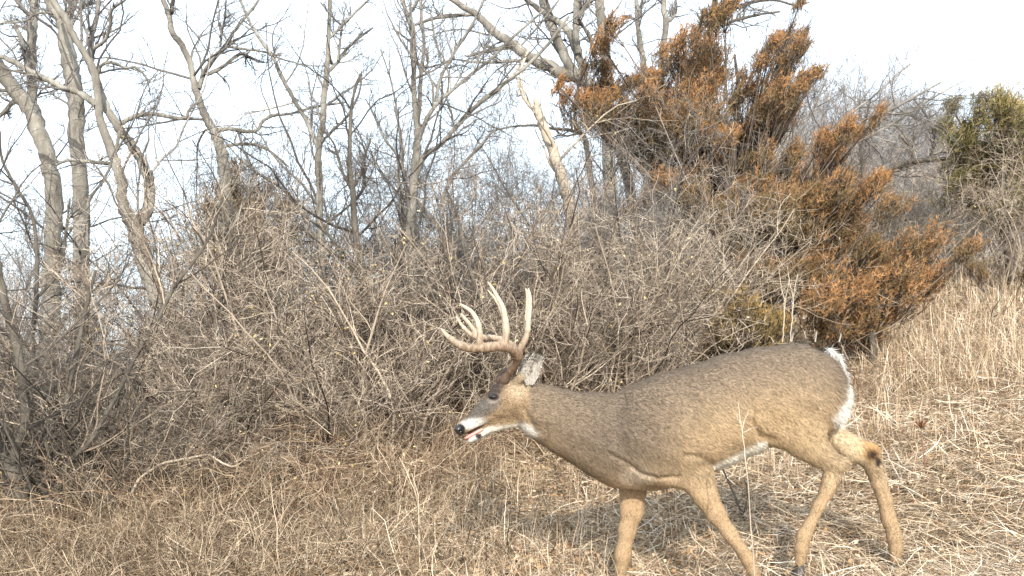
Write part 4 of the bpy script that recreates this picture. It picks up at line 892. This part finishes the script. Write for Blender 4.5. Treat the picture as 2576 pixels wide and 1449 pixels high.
def blob(px, py, cx, cy, rx, ry, ang=0, soft=.35):
    a = math.radians(ang); dx = px - cx; dy = py - cy; u = (dx * math.cos(a) + dy * math.sin(a)) / rx; v = (-dx * math.sin(a) + dy * math.cos(a)) / ry
    return 1 - sstep(1 - soft, 1 + soft, np.sqrt(u * u + v * v))
def coat(P, Nn):
    """natural coat colour by place on the animal"""
    px, py = topx(P); near = P[:, 1] < DY
    c = np.tile(np.array([.30, .22, .135]), (len(P), 1))
    def mix(w, col):
        nonlocal c
        w = np.clip(w, 0, 1)[:, None]; c = c * (1 - w) + np.array(col) * w
    backy = np.interp(px, [1300, 1440, 1480, 1560, 1650, 1750, 1850, 1930, 2000, 2100, 2140], [940, 985, 985, 970, 952, 925, 890, 872, 865, 880, 900])
    d = py - backy
    mix((1 - sstep(20, 190, d)) * .9, (.158, .12, .088))                # grey brown saddle
    mix((1 - sstep(0, 26, d)) * .5 * (px > 1400), (.13, .10, .075))
    mix(blob(px, py, 1545, 1085, 150, 115, 10, .7) * .95, (.135, .104, .077))    # shoulder and lower neck
    mix(blob(px, py, 1400, 1040, 90, 50, 30, .5) * .55, (.17, .13, .09))
    mix(blob(px, py, 1990, 1085, 110, 60, 20, .6) * .5, (.37, .265, .15))
    mix(blob(px, py, 1850, 1090, 110, 40, -20, .6) * .5, (.375, .27, .16))
    # legs ochre
    mix(sstep(1190, 1260, py), (.30, .21, .125))
    mix(sstep(1340, 1400, py) * .4, (.25, .17, .095))
    # belly
    bel = np.interp(px, [1700, 1777, 1857, 1912, 1960], [1215, 1180, 1142, 1112, 1118])
    mix(sstep(-.45, -.85, -(-Nn[:, 2])) * 0, (.7, .66, .6))
    mix((Nn[:, 2] < -.35) * (px > 1768) * (px < 2060) * (px < 1930) * sstep(-10, 4, py - bel) * (py < 1182), (.72, .68, .60))
    mix(blob(px, py, 1600, 1200, 42, 22, 5, .5) * .6, (.42, .35, .27))
    # rump patch
    rx = np.interp(py, [875, 900, 935, 985, 1015, 1050], [2104, 2124, 2134, 2130, 2118, 2096])
    mix(sstep(-12, 8, px - rx) * (py < 1062) * (py > 868), (.66, .63, .58))
    mix(sstep(.2, .6, Nn[:, 0]) * (px > 2050) * (py > 900) * (py < 1080) * (~near | (px > rx)), (.64, .60, .55))
    # inner side of the far hind leg
    far = P[:, 1] > DY + .03
    mix(far * blob(px, py, 2110, 1118, 72, 42, 25, .3), (.47, .365, .24))
    mix(far * blob(px, py, 2190, 1130, 28, 24, 30, .8) * .75, (.42, .24, .09))
    mix(far * blob(px, py, 2192, 1143, 16, 14, 20, .7), (.035, .015, .008))
    mix(far * blob(px, py, 2207, 1162, 8, 12, 0, .4), (.02, .015, .012))
    mix(blob(px, py, 1590, 1240, 45, 12, -8, .4) * 0, (.1, .07, .05))
    mix(blob(px, py, 2085, 1200, 14, 26, -20, .5) * .4, (.45, .34, .2))
    # head
    hd = px < 1330
    mix(hd * blob(px, py, 1262, 1040, 90, 66, 0, .3) * .9, (.235, .165, .10))
    mix(hd * blob(px, py, 1212, 1030, 62, 20, -42, .4), (.105, .092, .078))      # dark bridge of the nose
    mix(hd * blob(px, py, 1252, 968, 40, 16, -50, .4) * .9, (.07, .052, .042))     # dark brow
    mix(hd * blob(px, py, 1304, 972, 26, 34, 20, .5) * .8, (.36, .28, .19))
    mix(hd * (blob(px, py, 1240, 1004, 15, 12, 0, .45)) * .55, (.33, .29, .25))
    mix(hd * (blob(px, py, 1241, 998, 15, 10, 8, .25)), (.02, .015, .012))
    mix(hd * blob(px, py, 1241, 987, 20, 5, -8, .5) * .9, (.05, .04, .034)); mix(hd * blob(px, py, 1243, 1026, 22, 10, -35, .5) * .5, (.12, .1, .085))
    mix(hd * blob(px, py, 1186, 1066, 34, 12, -14, .5), (.48, .455, .42))      # white muzzle band
    mix(hd * blob(px, py, 1196, 1079, 28, 2.8, -26, .5), (.03, .025, .022))      # lip line
    mix(hd * blob(px, py, 1157, 1080, 14, 14, 0, .18), (.012, .011, .012))       # nose pad
    mix(hd * (py > 1083 + (px - 1222) * -.42) * (px < 1232) * (px > 1176), (.58, .56, .51))   # chin
    mix(hd * blob(px, py, 1203, 1097, 8, 7, 0, .3), (.04, .03, .028))
    mix(hd * sstep(-4, 8, py - np.interp(px, [1215, 1240, 1290, 1330], [1078, 1070, 1066, 1070])) * (px > 1215), (.60, .56, .48))
    mix(blob(px, py, 1325, 1082, 26, 13, 25, .7), (.56, .53, .48))               # throat patch
    return np.clip(c, 0, 1)
M_coat = mat_tint('deer_coat', .85, 160, .28, .35)
M_fur = mat_tint('deer_hair', .75)
DP = at(1760, 1450, DY); DP[2] = float(ground(DP[0], DY))
deer = empty('deer', tuple(DP)); tag(deer, 'antlered buck with lowered head walking left across the dry grass, mouth open', 'deer')
cb = coat(V, NR)
body = newmesh('body', V - DP, Q, M_coat, deer, True, col=cb)
print('deer verts', len(V))
# short hair lying along the body, one strand per tuft
rng = np.random.default_rng(3)
area = np.linalg.norm(np.cross(V[Q[:, 2]] - V[Q[:, 0]], V[Q[:, 3]] - V[Q[:, 1]]), axis=1) / 2
fc = V[Q].mean(1); fn = unit(NR[Q].mean(1)); fpx, fpy = topx(fc)
wgt = area * np.where(fpx < 1330, 2.2, 1.0)
wgt = wgt * (1 - blob(fpx, fpy, 1241, 998, 16, 12, 8, .05)) * (1 - blob(fpx, fpy, 1160, 1073, 15, 15, 0, .05))
ns = 150000; pi_ = rng.choice(len(Q), ns, p=wgt / wgt.sum())
uv = rng.random((ns, 2)); A4 = V[Q[pi_]]
root = (A4[:, 0] * (1 - uv[:, :1]) + A4[:, 1] * uv[:, :1]) * (1 - uv[:, 1:]) + (A4[:, 3] * (1 - uv[:, :1]) + A4[:, 2] * uv[:, :1]) * uv[:, 1:]
nn = fn[pi_]; rx_, ry_ = topx(root)
flow = np.zeros((ns, 3)); flow[:, 0] = np.interp(rx_, [1150, 1300, 1500, 1700, 2100], [.9, .9, .8, .9, .8]); flow[:, 2] = np.interp(rx_, [1150, 1350, 1600, 1900, 2150], [.35, -.1, -.55, -.5, -.75])
leg = sstep(1180, 1240, ry_)[:, None]; flow = flow * (1 - leg) + np.array([.15, 0, -1.0]) * leg
flow = unit(flow - (flow * nn).sum(1, keepdims=True) * nn) 
flow = unit(flow + rng.standard_normal((ns, 3)) * .22); flow = unit(flow + nn * rng.uniform(.06, .34, (ns, 1)))
rump = (sstep(2085, 2112, rx_) * (ry_ < 1065) * (ry_ > 880))[:, None]
ln = rng.uniform(.010, .021, (ns, 1)) * (1 - .55 * leg) * np.where(rx_ < 1330, .45, 1)[:, None] * (1 + 1.0 * rump); 
sd_ = unit(np.cross(flow, nn)) * rng.uniform(.0007, .0013, (ns, 1))
tip = root + flow * ln - np.array([0, 0, 1]) * ln * .05
mid = root + flow * ln * .5 + nn * ln * .06
r0 = root - nn * .001
HV = np.stack([r0 - sd_, r0 + sd_, mid + sd_ * .8, mid - sd_ * .8, tip], 1).reshape(-1, 3)
o = np.arange(ns)[:, None] * 5
cell = np.floor((root + flow * ln) / np.array([.012, .014, .007])).astype(np.int64); hsh = ((cell[:, 0] * 73856093) ^ (cell[:, 1] * 19349663) ^ (cell[:, 2] * 83492791)) % 997 / 997.0
hc = coat(root, nn) * rng.uniform(.68, 1.32, (ns, 1)) * (.74 + .5 * hsh[:, None]) * np.where((rx_ < 1330) & (rx_ > 1205), rng.uniform(.7, 1.3, ns), 1)[:, None]
tipc = hc * np.where(rng.random((ns, 1)) < .5, .6, 1.15)
HC = np.stack([hc * .8, hc * .8, hc, hc, tipc], 1).reshape(-1, 3)
newmesh('fur', HV - DP, [o + np.array([0, 1, 2, 3]), o + np.array([3, 2, 4])], M_fur, deer, False, col=np.clip(HC, 0, 1))

def pxchain(nodes, n, dY=0):
    """nodes (px,py,r_px,dY) -> smooth tube points and radii"""
    q = np.array([[*at(a[0], a[1], DY + a[3] + dY), a[2] * .92 / 2640 * DY] for a in nodes]); s = spline(q, n); return s[None, :, :3], np.maximum(s[None, :, 3], .0008)
def cr(L): return [(1073.3 + a[0] * .3319, 669.7 + a[1] * .3319, a[2] * .3319, a[3]) for a in L]
# antlers: crop coordinates; near one spreads towards the camera
M_ant, t, b = nodemat('antler_bone', .55)
tc = t.nodes.new('ShaderNodeTexCoord'); sx = t.nodes.new('ShaderNodeSeparateXYZ'); t.links.new(tc.outputs['Object'], sx.inputs[0])
n = noise(t, 95, 6, .75, stretch=(1, 1, .3)); ad = t.nodes.new('ShaderNodeMath'); ad.operation = 'MULTIPLY_ADD'; ad.inputs[1].default_value = .36
t.links.new(n.outputs[0], ad.inputs[0]); t.links.new(sx.outputs[2], ad.inputs[2])
mr = t.nodes.new('ShaderNodeMapRange'); mr.inputs[1].default_value = .20; mr.inputs[2].default_value = .42
t.links.new(ad.outputs[0], mr.inputs[0])
r = ramp(t, [(0, (.07, .045, .03)), (.42, (.15, .10, .065)), (.62, (.24, .18, .128)), (1, (.40, .335, .26))])  # brown towards the base; dark noise streaks paint shading into the grooves
t.links.new(mr.outputs[0], r.inputs[0]); t.links.new(r.outputs[0], b.inputs['Base Color'])
bp = t.nodes.new('ShaderNodeBump'); bp.inputs['Strength'].default_value = 1.0; bp.inputs['Distance'].default_value = .004
t.links.new(n.outputs[0], bp.inputs['Height']); t.links.new(bp.outputs[0], b.inputs['Normal'])
def antler(limbs, base, mesh_h=.0028):
    q = []
    for L in limbs:
        P, R = pxchain(cr(L), 26); q.append((P[0], R[0]))
    al = np.concatenate([p for p, _ in q]); lo = al.min(0) - .03; hi = al.max(0) + .03
    g_ = Field(lo, hi, mesh_h)
    for p, r_ in q:
        r_ = r_ * (1 + .10 * rng.standard_normal(len(r_)))
        for k in range(len(p) - 1): g_.cone(p[k], p[k + 1], r_[k], r_[k + 1], 1, 1, .008)
    v, fq = surface_nets(g_.D, g_.lo, g_.h); v = smooth(v, fq, 2, .4); nr = vnormals(v, fq)
    if (nr * (v - v.mean(0))).sum() < 0: fq = fq[:, ::-1]
    bp_ = np.array(at(*base, DY)); return newmesh('antler', v - bp_, fq, M_ant, deer, True, loc=tuple(bp_ - DP))
NA = [[(572, 892, 30, -.04), (590, 862, 36, -.042), (600, 840, 30, -.045), (645, 790, 30, -.06), (682, 735, 28, -.08), (690, 690, 30, -.10), (660, 640, 36, -.125), (590, 605, 38, -.15), (500, 612, 36, -.165), (410, 622, 34, -.17), (320, 618, 31, -.165), (240, 592, 26, -.15), (180, 548, 20, -.13), (135, 505, 13, -.115), (106, 466, 4, -.10)],
      [(395, 622, 24, -.17), (402, 580, 22, -.17), (405, 530, 19, -.17), (398, 470, 19, -.17), (385, 420, 17, -.168), (345, 350, 14, -.163), (295, 312, 10, -.158), (244, 282, 3, -.155)],
      [(585, 605, 26, -.15), (598, 550, 23, -.155), (603, 480, 22, -.158), (596, 400, 19, -.16), (575, 310, 16, -.16), (540, 240, 13, -.158), (500, 170, 10, -.155), (459, 113, 3, -.15)],
      [(690, 670, 30, -.10), (712, 620, 24, -.10), (745, 560, 20, -.10), (765, 490, 20, -.10), (772, 400, 18, -.10), (782, 300, 15, -.095), (782, 230, 12, -.09), (768, 162, 4, -.085)]]
FA = [[(548, 880, 24, .04), (560, 850, 30, .045), (600, 800, 24, .06), (655, 745, 22, .08), (690, 690, 22, .11), (672, 625, 24, .14), (610, 575, 25, .16), (540, 548, 24, .17), (450, 540, 22, .175), (380, 540, 21, .175), (330, 515, 18, .17), (280, 465, 14, .165), (240, 410, 10, .16), (221, 371, 3, .155)],
      [(390, 540, 16, .175), (368, 500, 16, .175), (330, 445, 12, .17), (292, 400, 9, .165), (258, 358, 3, .16)],
      [(600, 572, 18, .16), (592, 500, 15, .165), (585, 400, 13, .165), (560, 320, 12, .165), (520, 250, 10, .16), (457, 174, 3, .155)],
      [(690, 690, 20, .11), (720, 640, 17, .11), (752, 540, 14, .11), (752, 430, 13, .11), (762, 300, 11, .105), (762, 220, 9, .10), (750, 162, 3, .095)]]
antler(NA, (1266, 958)); antler(FA, (1262, 955))
# ears: cupped leaf shape with a pale hairy inside and a dark rim
def ear(outline, dY, name='ear', depth=.045):
    """outline: left and right edges from base to tip in crop px"""
    Lf = spline(np.array(outline[0], float), 14); Rt = spline(np.array(outline[1], float), 14); n = 9
    Vv = []; C = []
    for i in range(14):
        for j in range(n):
            u = j / (n - 1); p = Lf[i] * (1 - u) + Rt[i] * u; cup = depth * math.sin(math.pi * u) * math.sin(math.pi * min(i / 13 * .9 + .1, 1)) ** .6
            w = at(1073.3 + p[0] * .3319, 669.7 + p[1] * .3319, DY + dY + cup); Vv.append(w)
            edge = min(u, 1 - u) * 2; k = i / 13
            col = np.array([.36, .33, .29]) if (edge > .18 and not (k > .2 and abs(u - .4) < .13 and rng.random() < .7)) else np.array([.10, .075, .058])  # dark centre streak paints shade into the crease of the cup
            if k > .5 and rng.random() < .35 + (k - .5) * 1.6: col = col * .42
            if k > .9 or edge < .1: col = np.array([.13, .10, .075])
            C.append(col * rng.uniform(.75, 1.1))
    Vv = np.array(Vv); C = np.array(C); i, j = np.meshgrid(np.arange(13), np.arange(n - 1), indexing='ij'); a = (i * n + j).ravel()
    q = np.stack([a, a + 1, a + n + 1, a + n], 1); bk = Vv + np.array([0, .004, 0]); m = len(Vv)
    per = np.concatenate([np.arange(n), np.arange(1, 14) * n + n - 1, 13 * n + np.arange(n - 2, -1, -1), np.arange(12, 0, -1) * n]); p2 = np.roll(per, -1)
    Cb = np.tile([.15, .11, .08], (m, 1))
    rt = Vv[0]
    e = newmesh(name, np.concatenate([Vv, bk]) - rt, np.concatenate([q, q[:, ::-1] + m, np.stack([per, per + m, p2 + m, p2], 1)]), M_coat, deer, True, loc=tuple(rt - DP), col=np.concatenate([C, Cb]))
    # long pale hairs inside
    k = 900; ii = rng.integers(0, 11, k); jj = rng.integers(0, n, k); r0 = Vv[ii * n + jj]; up_ = unit(Vv[np.minimum(ii + 3, 13) * n + jj] - r0 + 1e-6)
    d = unit(up_ + np.array([.1, -.35, 0]) + rng.standard_normal((k, 3)) * .3); sdv = unit(np.cross(d, [0, 1, 0])) * .0008; L = rng.uniform(.012, .028, (k, 1))
    hv = np.stack([r0 - sdv, r0 + sdv, r0 + d * L], 1).reshape(-1, 3); hcx = np.repeat(np.where((ii > 8)[:, None], [.12, .1, .08], [.55, .52, .47]) * rng.uniform(.4, 1.1, (k, 1)), 3, 0)
    newmesh('ear_hair', hv - rt, np.arange(k * 3).reshape(-1, 3), M_fur, e, col=hcx)
ear(([(758, 905), (738, 850), (741, 780), (768, 715), (810, 662), (850, 626), (868, 612)], [(800, 900), (835, 850), (862, 790), (872, 740), (880, 690), (878, 645), (870, 613)]), -.075)
ear(([(700, 860), (690, 800), (712, 740), (745, 690), (785, 655), (800, 650)], [(740, 860), (765, 800), (778, 750), (790, 700), (800, 670), (802, 652)]), .085)
# eyes, nose, tongue, hooves, tail
def ellip(name, c, rad, mat, rot=0, nu=20, nv=12):
    th_, ph_ = np.meshgrid(np.linspace(0, 2 * math.pi, nu, endpoint=False), np.linspace(0, math.pi, nv)); x = np.cos(th_) * np.sin(ph_) * rad[0]; y = np.sin(th_) * np.sin(ph_) * rad[1]; z = np.cos(ph_) * rad[2]
    a = math.radians(rot); v = np.stack([x * math.cos(a) - z * math.sin(a), y, x * math.sin(a) + z * math.cos(a)], -1).reshape(-1, 3)
    j, i = np.meshgrid(np.arange(nv - 1), np.arange(nu), indexing='ij'); q = np.stack([j * nu + i, j * nu + (i + 1) % nu, (j + 1) * nu + (i + 1) % nu, (j + 1) * nu + i], -1).reshape(-1, 4)
    return newmesh(name, v, q, mat, deer, True, loc=tuple(np.array(c) - DP))
def plain(name, col, rough=.5, spec=.5):
    m, t, b = nodemat(name, rough); b.inputs['Base Color'].default_value = (*col, 1); b.inputs['Specular IOR Level'].default_value = spec
    n = noise(t, 200, 3); bp = t.nodes.new('ShaderNodeBump'); bp.inputs['Strength'].default_value = .15; bp.inputs['Distance'].default_value = .002
    t.links.new(n.outputs[0], bp.inputs['Height']); t.links.new(bp.outputs[0], b.inputs['Normal']); return m
M_eye = plain('eye', (.008, .006, .005), .08, .6); M_nose = plain('wet_nose', (.012, .011, .012), .28, .6); M_tong = plain('tongue', (.62, .27, .25), .4); M_hoof = plain('hoof', (.03, .025, .02), .5)
def front_y(pxv, pyv, side=-1):
    m = (np.abs(px - pxv) < 3) & (np.abs(py - pyv) < 3); yy = V[m, 1]; return (yy.min() if side < 0 else yy.max()) if len(yy) else DY + side * .05
ye = front_y(1241, 998); ellip('eye', at(1241.5, 998, ye + .008), (.0185, .0125, .0120), M_eye, -8)
ye = front_y(1241, 998, 1); ellip('eye', at(1241.5, 998, ye - .008), (.0185, .0125, .0120), M_eye, -8)
P, R = pxchain([(1163, 1066, 9, 0), (1156, 1073, 12, 0), (1157, 1082, 9, 0)], 8)
v, q = tubes(P, R, 16); v[:, 1] = DY + (v[:, 1] - DY) * 1.5; c0 = np.array(at(1158, 1074, DY))
caps = np.array([[0, 0, 0]]); 
g_ = Field(c0 - .05, c0 + .05, .002)
for a, b_, ra, rb in [((1162, 1070, -.0), (1154, 1080, -.0), 8, 11), ((1154, 1080, 0), (1158, 1089, 0), 11, 8)]:
    g_.cone(at(a[0], a[1], DY), at(b_[0], b_[1], DY), ra / 600, rb / 600, 1.5, 1.5, .004)
for sgn in (-1, 1): g_.cone(at(1150, 1082, DY + sgn * .017), at(1160, 1085, DY + sgn * .024), 3.2 / 600, 2 / 600, 1, 1, .003, sub=True)
v, q = surface_nets(g_.D, g_.lo, g_.h); v = smooth(v, q, 2); nr = vnormals(v, q)
if (nr * (v - v.mean(0))).sum() < 0: q = q[:, ::-1]
newmesh('nose', v - c0, q, M_nose, deer, True, loc=tuple(c0 - DP))
P, R = pxchain([(1221, 1076, 4, 0), (1206, 1083, 5.5, 0), (1190, 1092, 5.5, 0), (1176, 1100, 4.5, 0), (1169, 1103, 2, 0)], 14)
v, q = tubes(P, R, 14); c0 = np.array(at(1200, 1086, DY)); v[:, 1] = DY + (v[:, 1] - DY) * 2.9
newmesh('tongue', v - c0, [q, np.arange(14)[None, ::-1], np.arange(14)[None] + 13 * 14], M_tong, deer, True, loc=tuple(c0 - DP))
def hoof(pxv, pyv, dY):
    for s in (-1, 1):
        g_c = np.array(at(pxv, pyv, DY + dY)); g_c[1] += s * .013; zg = float(ground(g_c[0], g_c[1])); h = max(g_c[2] - zg, .03)
        pts = []
        for (zz, x0, x1, w) in ((1, -.018, .020, .012), (.5, -.034, .024, .014), (0, -.056, .026, .0145)):
            for k in range(12):
                a = k / 12 * 2 * math.pi; cxx = (x0 + x1) / 2; rx0 = (x1 - x0) / 2
                pts.append([cxx + rx0 * math.cos(a), w * math.sin(a) * (1 + .25 * math.cos(a)), zz * h * (.92 + .08 * math.cos(a))])
        pts = np.array(pts); j, i = np.meshgrid(np.arange(2), np.arange(12), indexing='ij'); q = np.stack([j * 12 + i, j * 12 + (i + 1) % 12, (j + 1) * 12 + (i + 1) % 12, (j + 1) * 12 + i], -1).reshape(-1, 4)
        o_ = np.array([g_c[0], g_c[1], zg]); newmesh('hoof', pts, [q[:, ::-1], np.arange(12)[None], np.arange(12)[None, ::-1] + 24], M_hoof, deer, True, loc=tuple(o_ - DP))
hoof(1921, 1502, N_); hoof(1553, 1490, .10); hoof(2008, 1418, -.095); hoof(2248, 1414, .10)
# tail: brown above, white fringe
g_ = Field(at(2060, 1080, DY - .12), at(2200, 850, DY + .12) , .0045)
for a, b_, ra, rb in [((2088, 884), (2110, 903), 8, 9), ((2110, 903), (2124, 945), 9, 10), ((2124, 945), (2123, 990), 10, 11), ((2123, 990), (2107, 1036), 11, 7)]:
    g_.cone(at(*a, DY), at(*b_, DY), ra / 600, rb / 600, 1.5, 1.5, .01)
v, q = surface_nets(g_.D, g_.lo, g_.h); v = smooth(v, q, 2); nr = vnormals(v, q)
if (nr * (v - v.mean(0))).sum() < 0: q = q[:, ::-1]; nr = -nr
tx, ty = topx(v); tcol = np.tile([.66, .63, .58], (len(v), 1)); dk = (nr[:, 0] > .55) ; tcol[dk] = [.14, .095, .06]
c0 = np.array(at(2092, 884, DY)); tail = newmesh('tail', v - c0, q, M_coat, deer, True, loc=tuple(c0 - DP), col=tcol)
k = 5000; i = rng.integers(0, len(v), k); d = unit(nr[i] * .8 + np.array([.25, 0, -.9]) + rng.standard_normal((k, 3)) * .3); sdv = unit(np.cross(d, nr[i])) * .0011; L = rng.uniform(.008, .034, (k, 1))
hv = np.stack([v[i] - sdv, v[i] + sdv, v[i] + d * L], 1).reshape(-1, 3); hcx = np.repeat(tcol[i] * rng.uniform(.55, 1.05, (k, 1)), 3, 0)
newmesh('tail_hair', hv - c0, np.arange(k * 3).reshape(-1, 3), M_fur, tail, col=hcx)
P, R = pxchain([(2096, 876, 4, -.01), (2112, 880, 6, -.01), (2126, 886, 3, -.01)], 6)
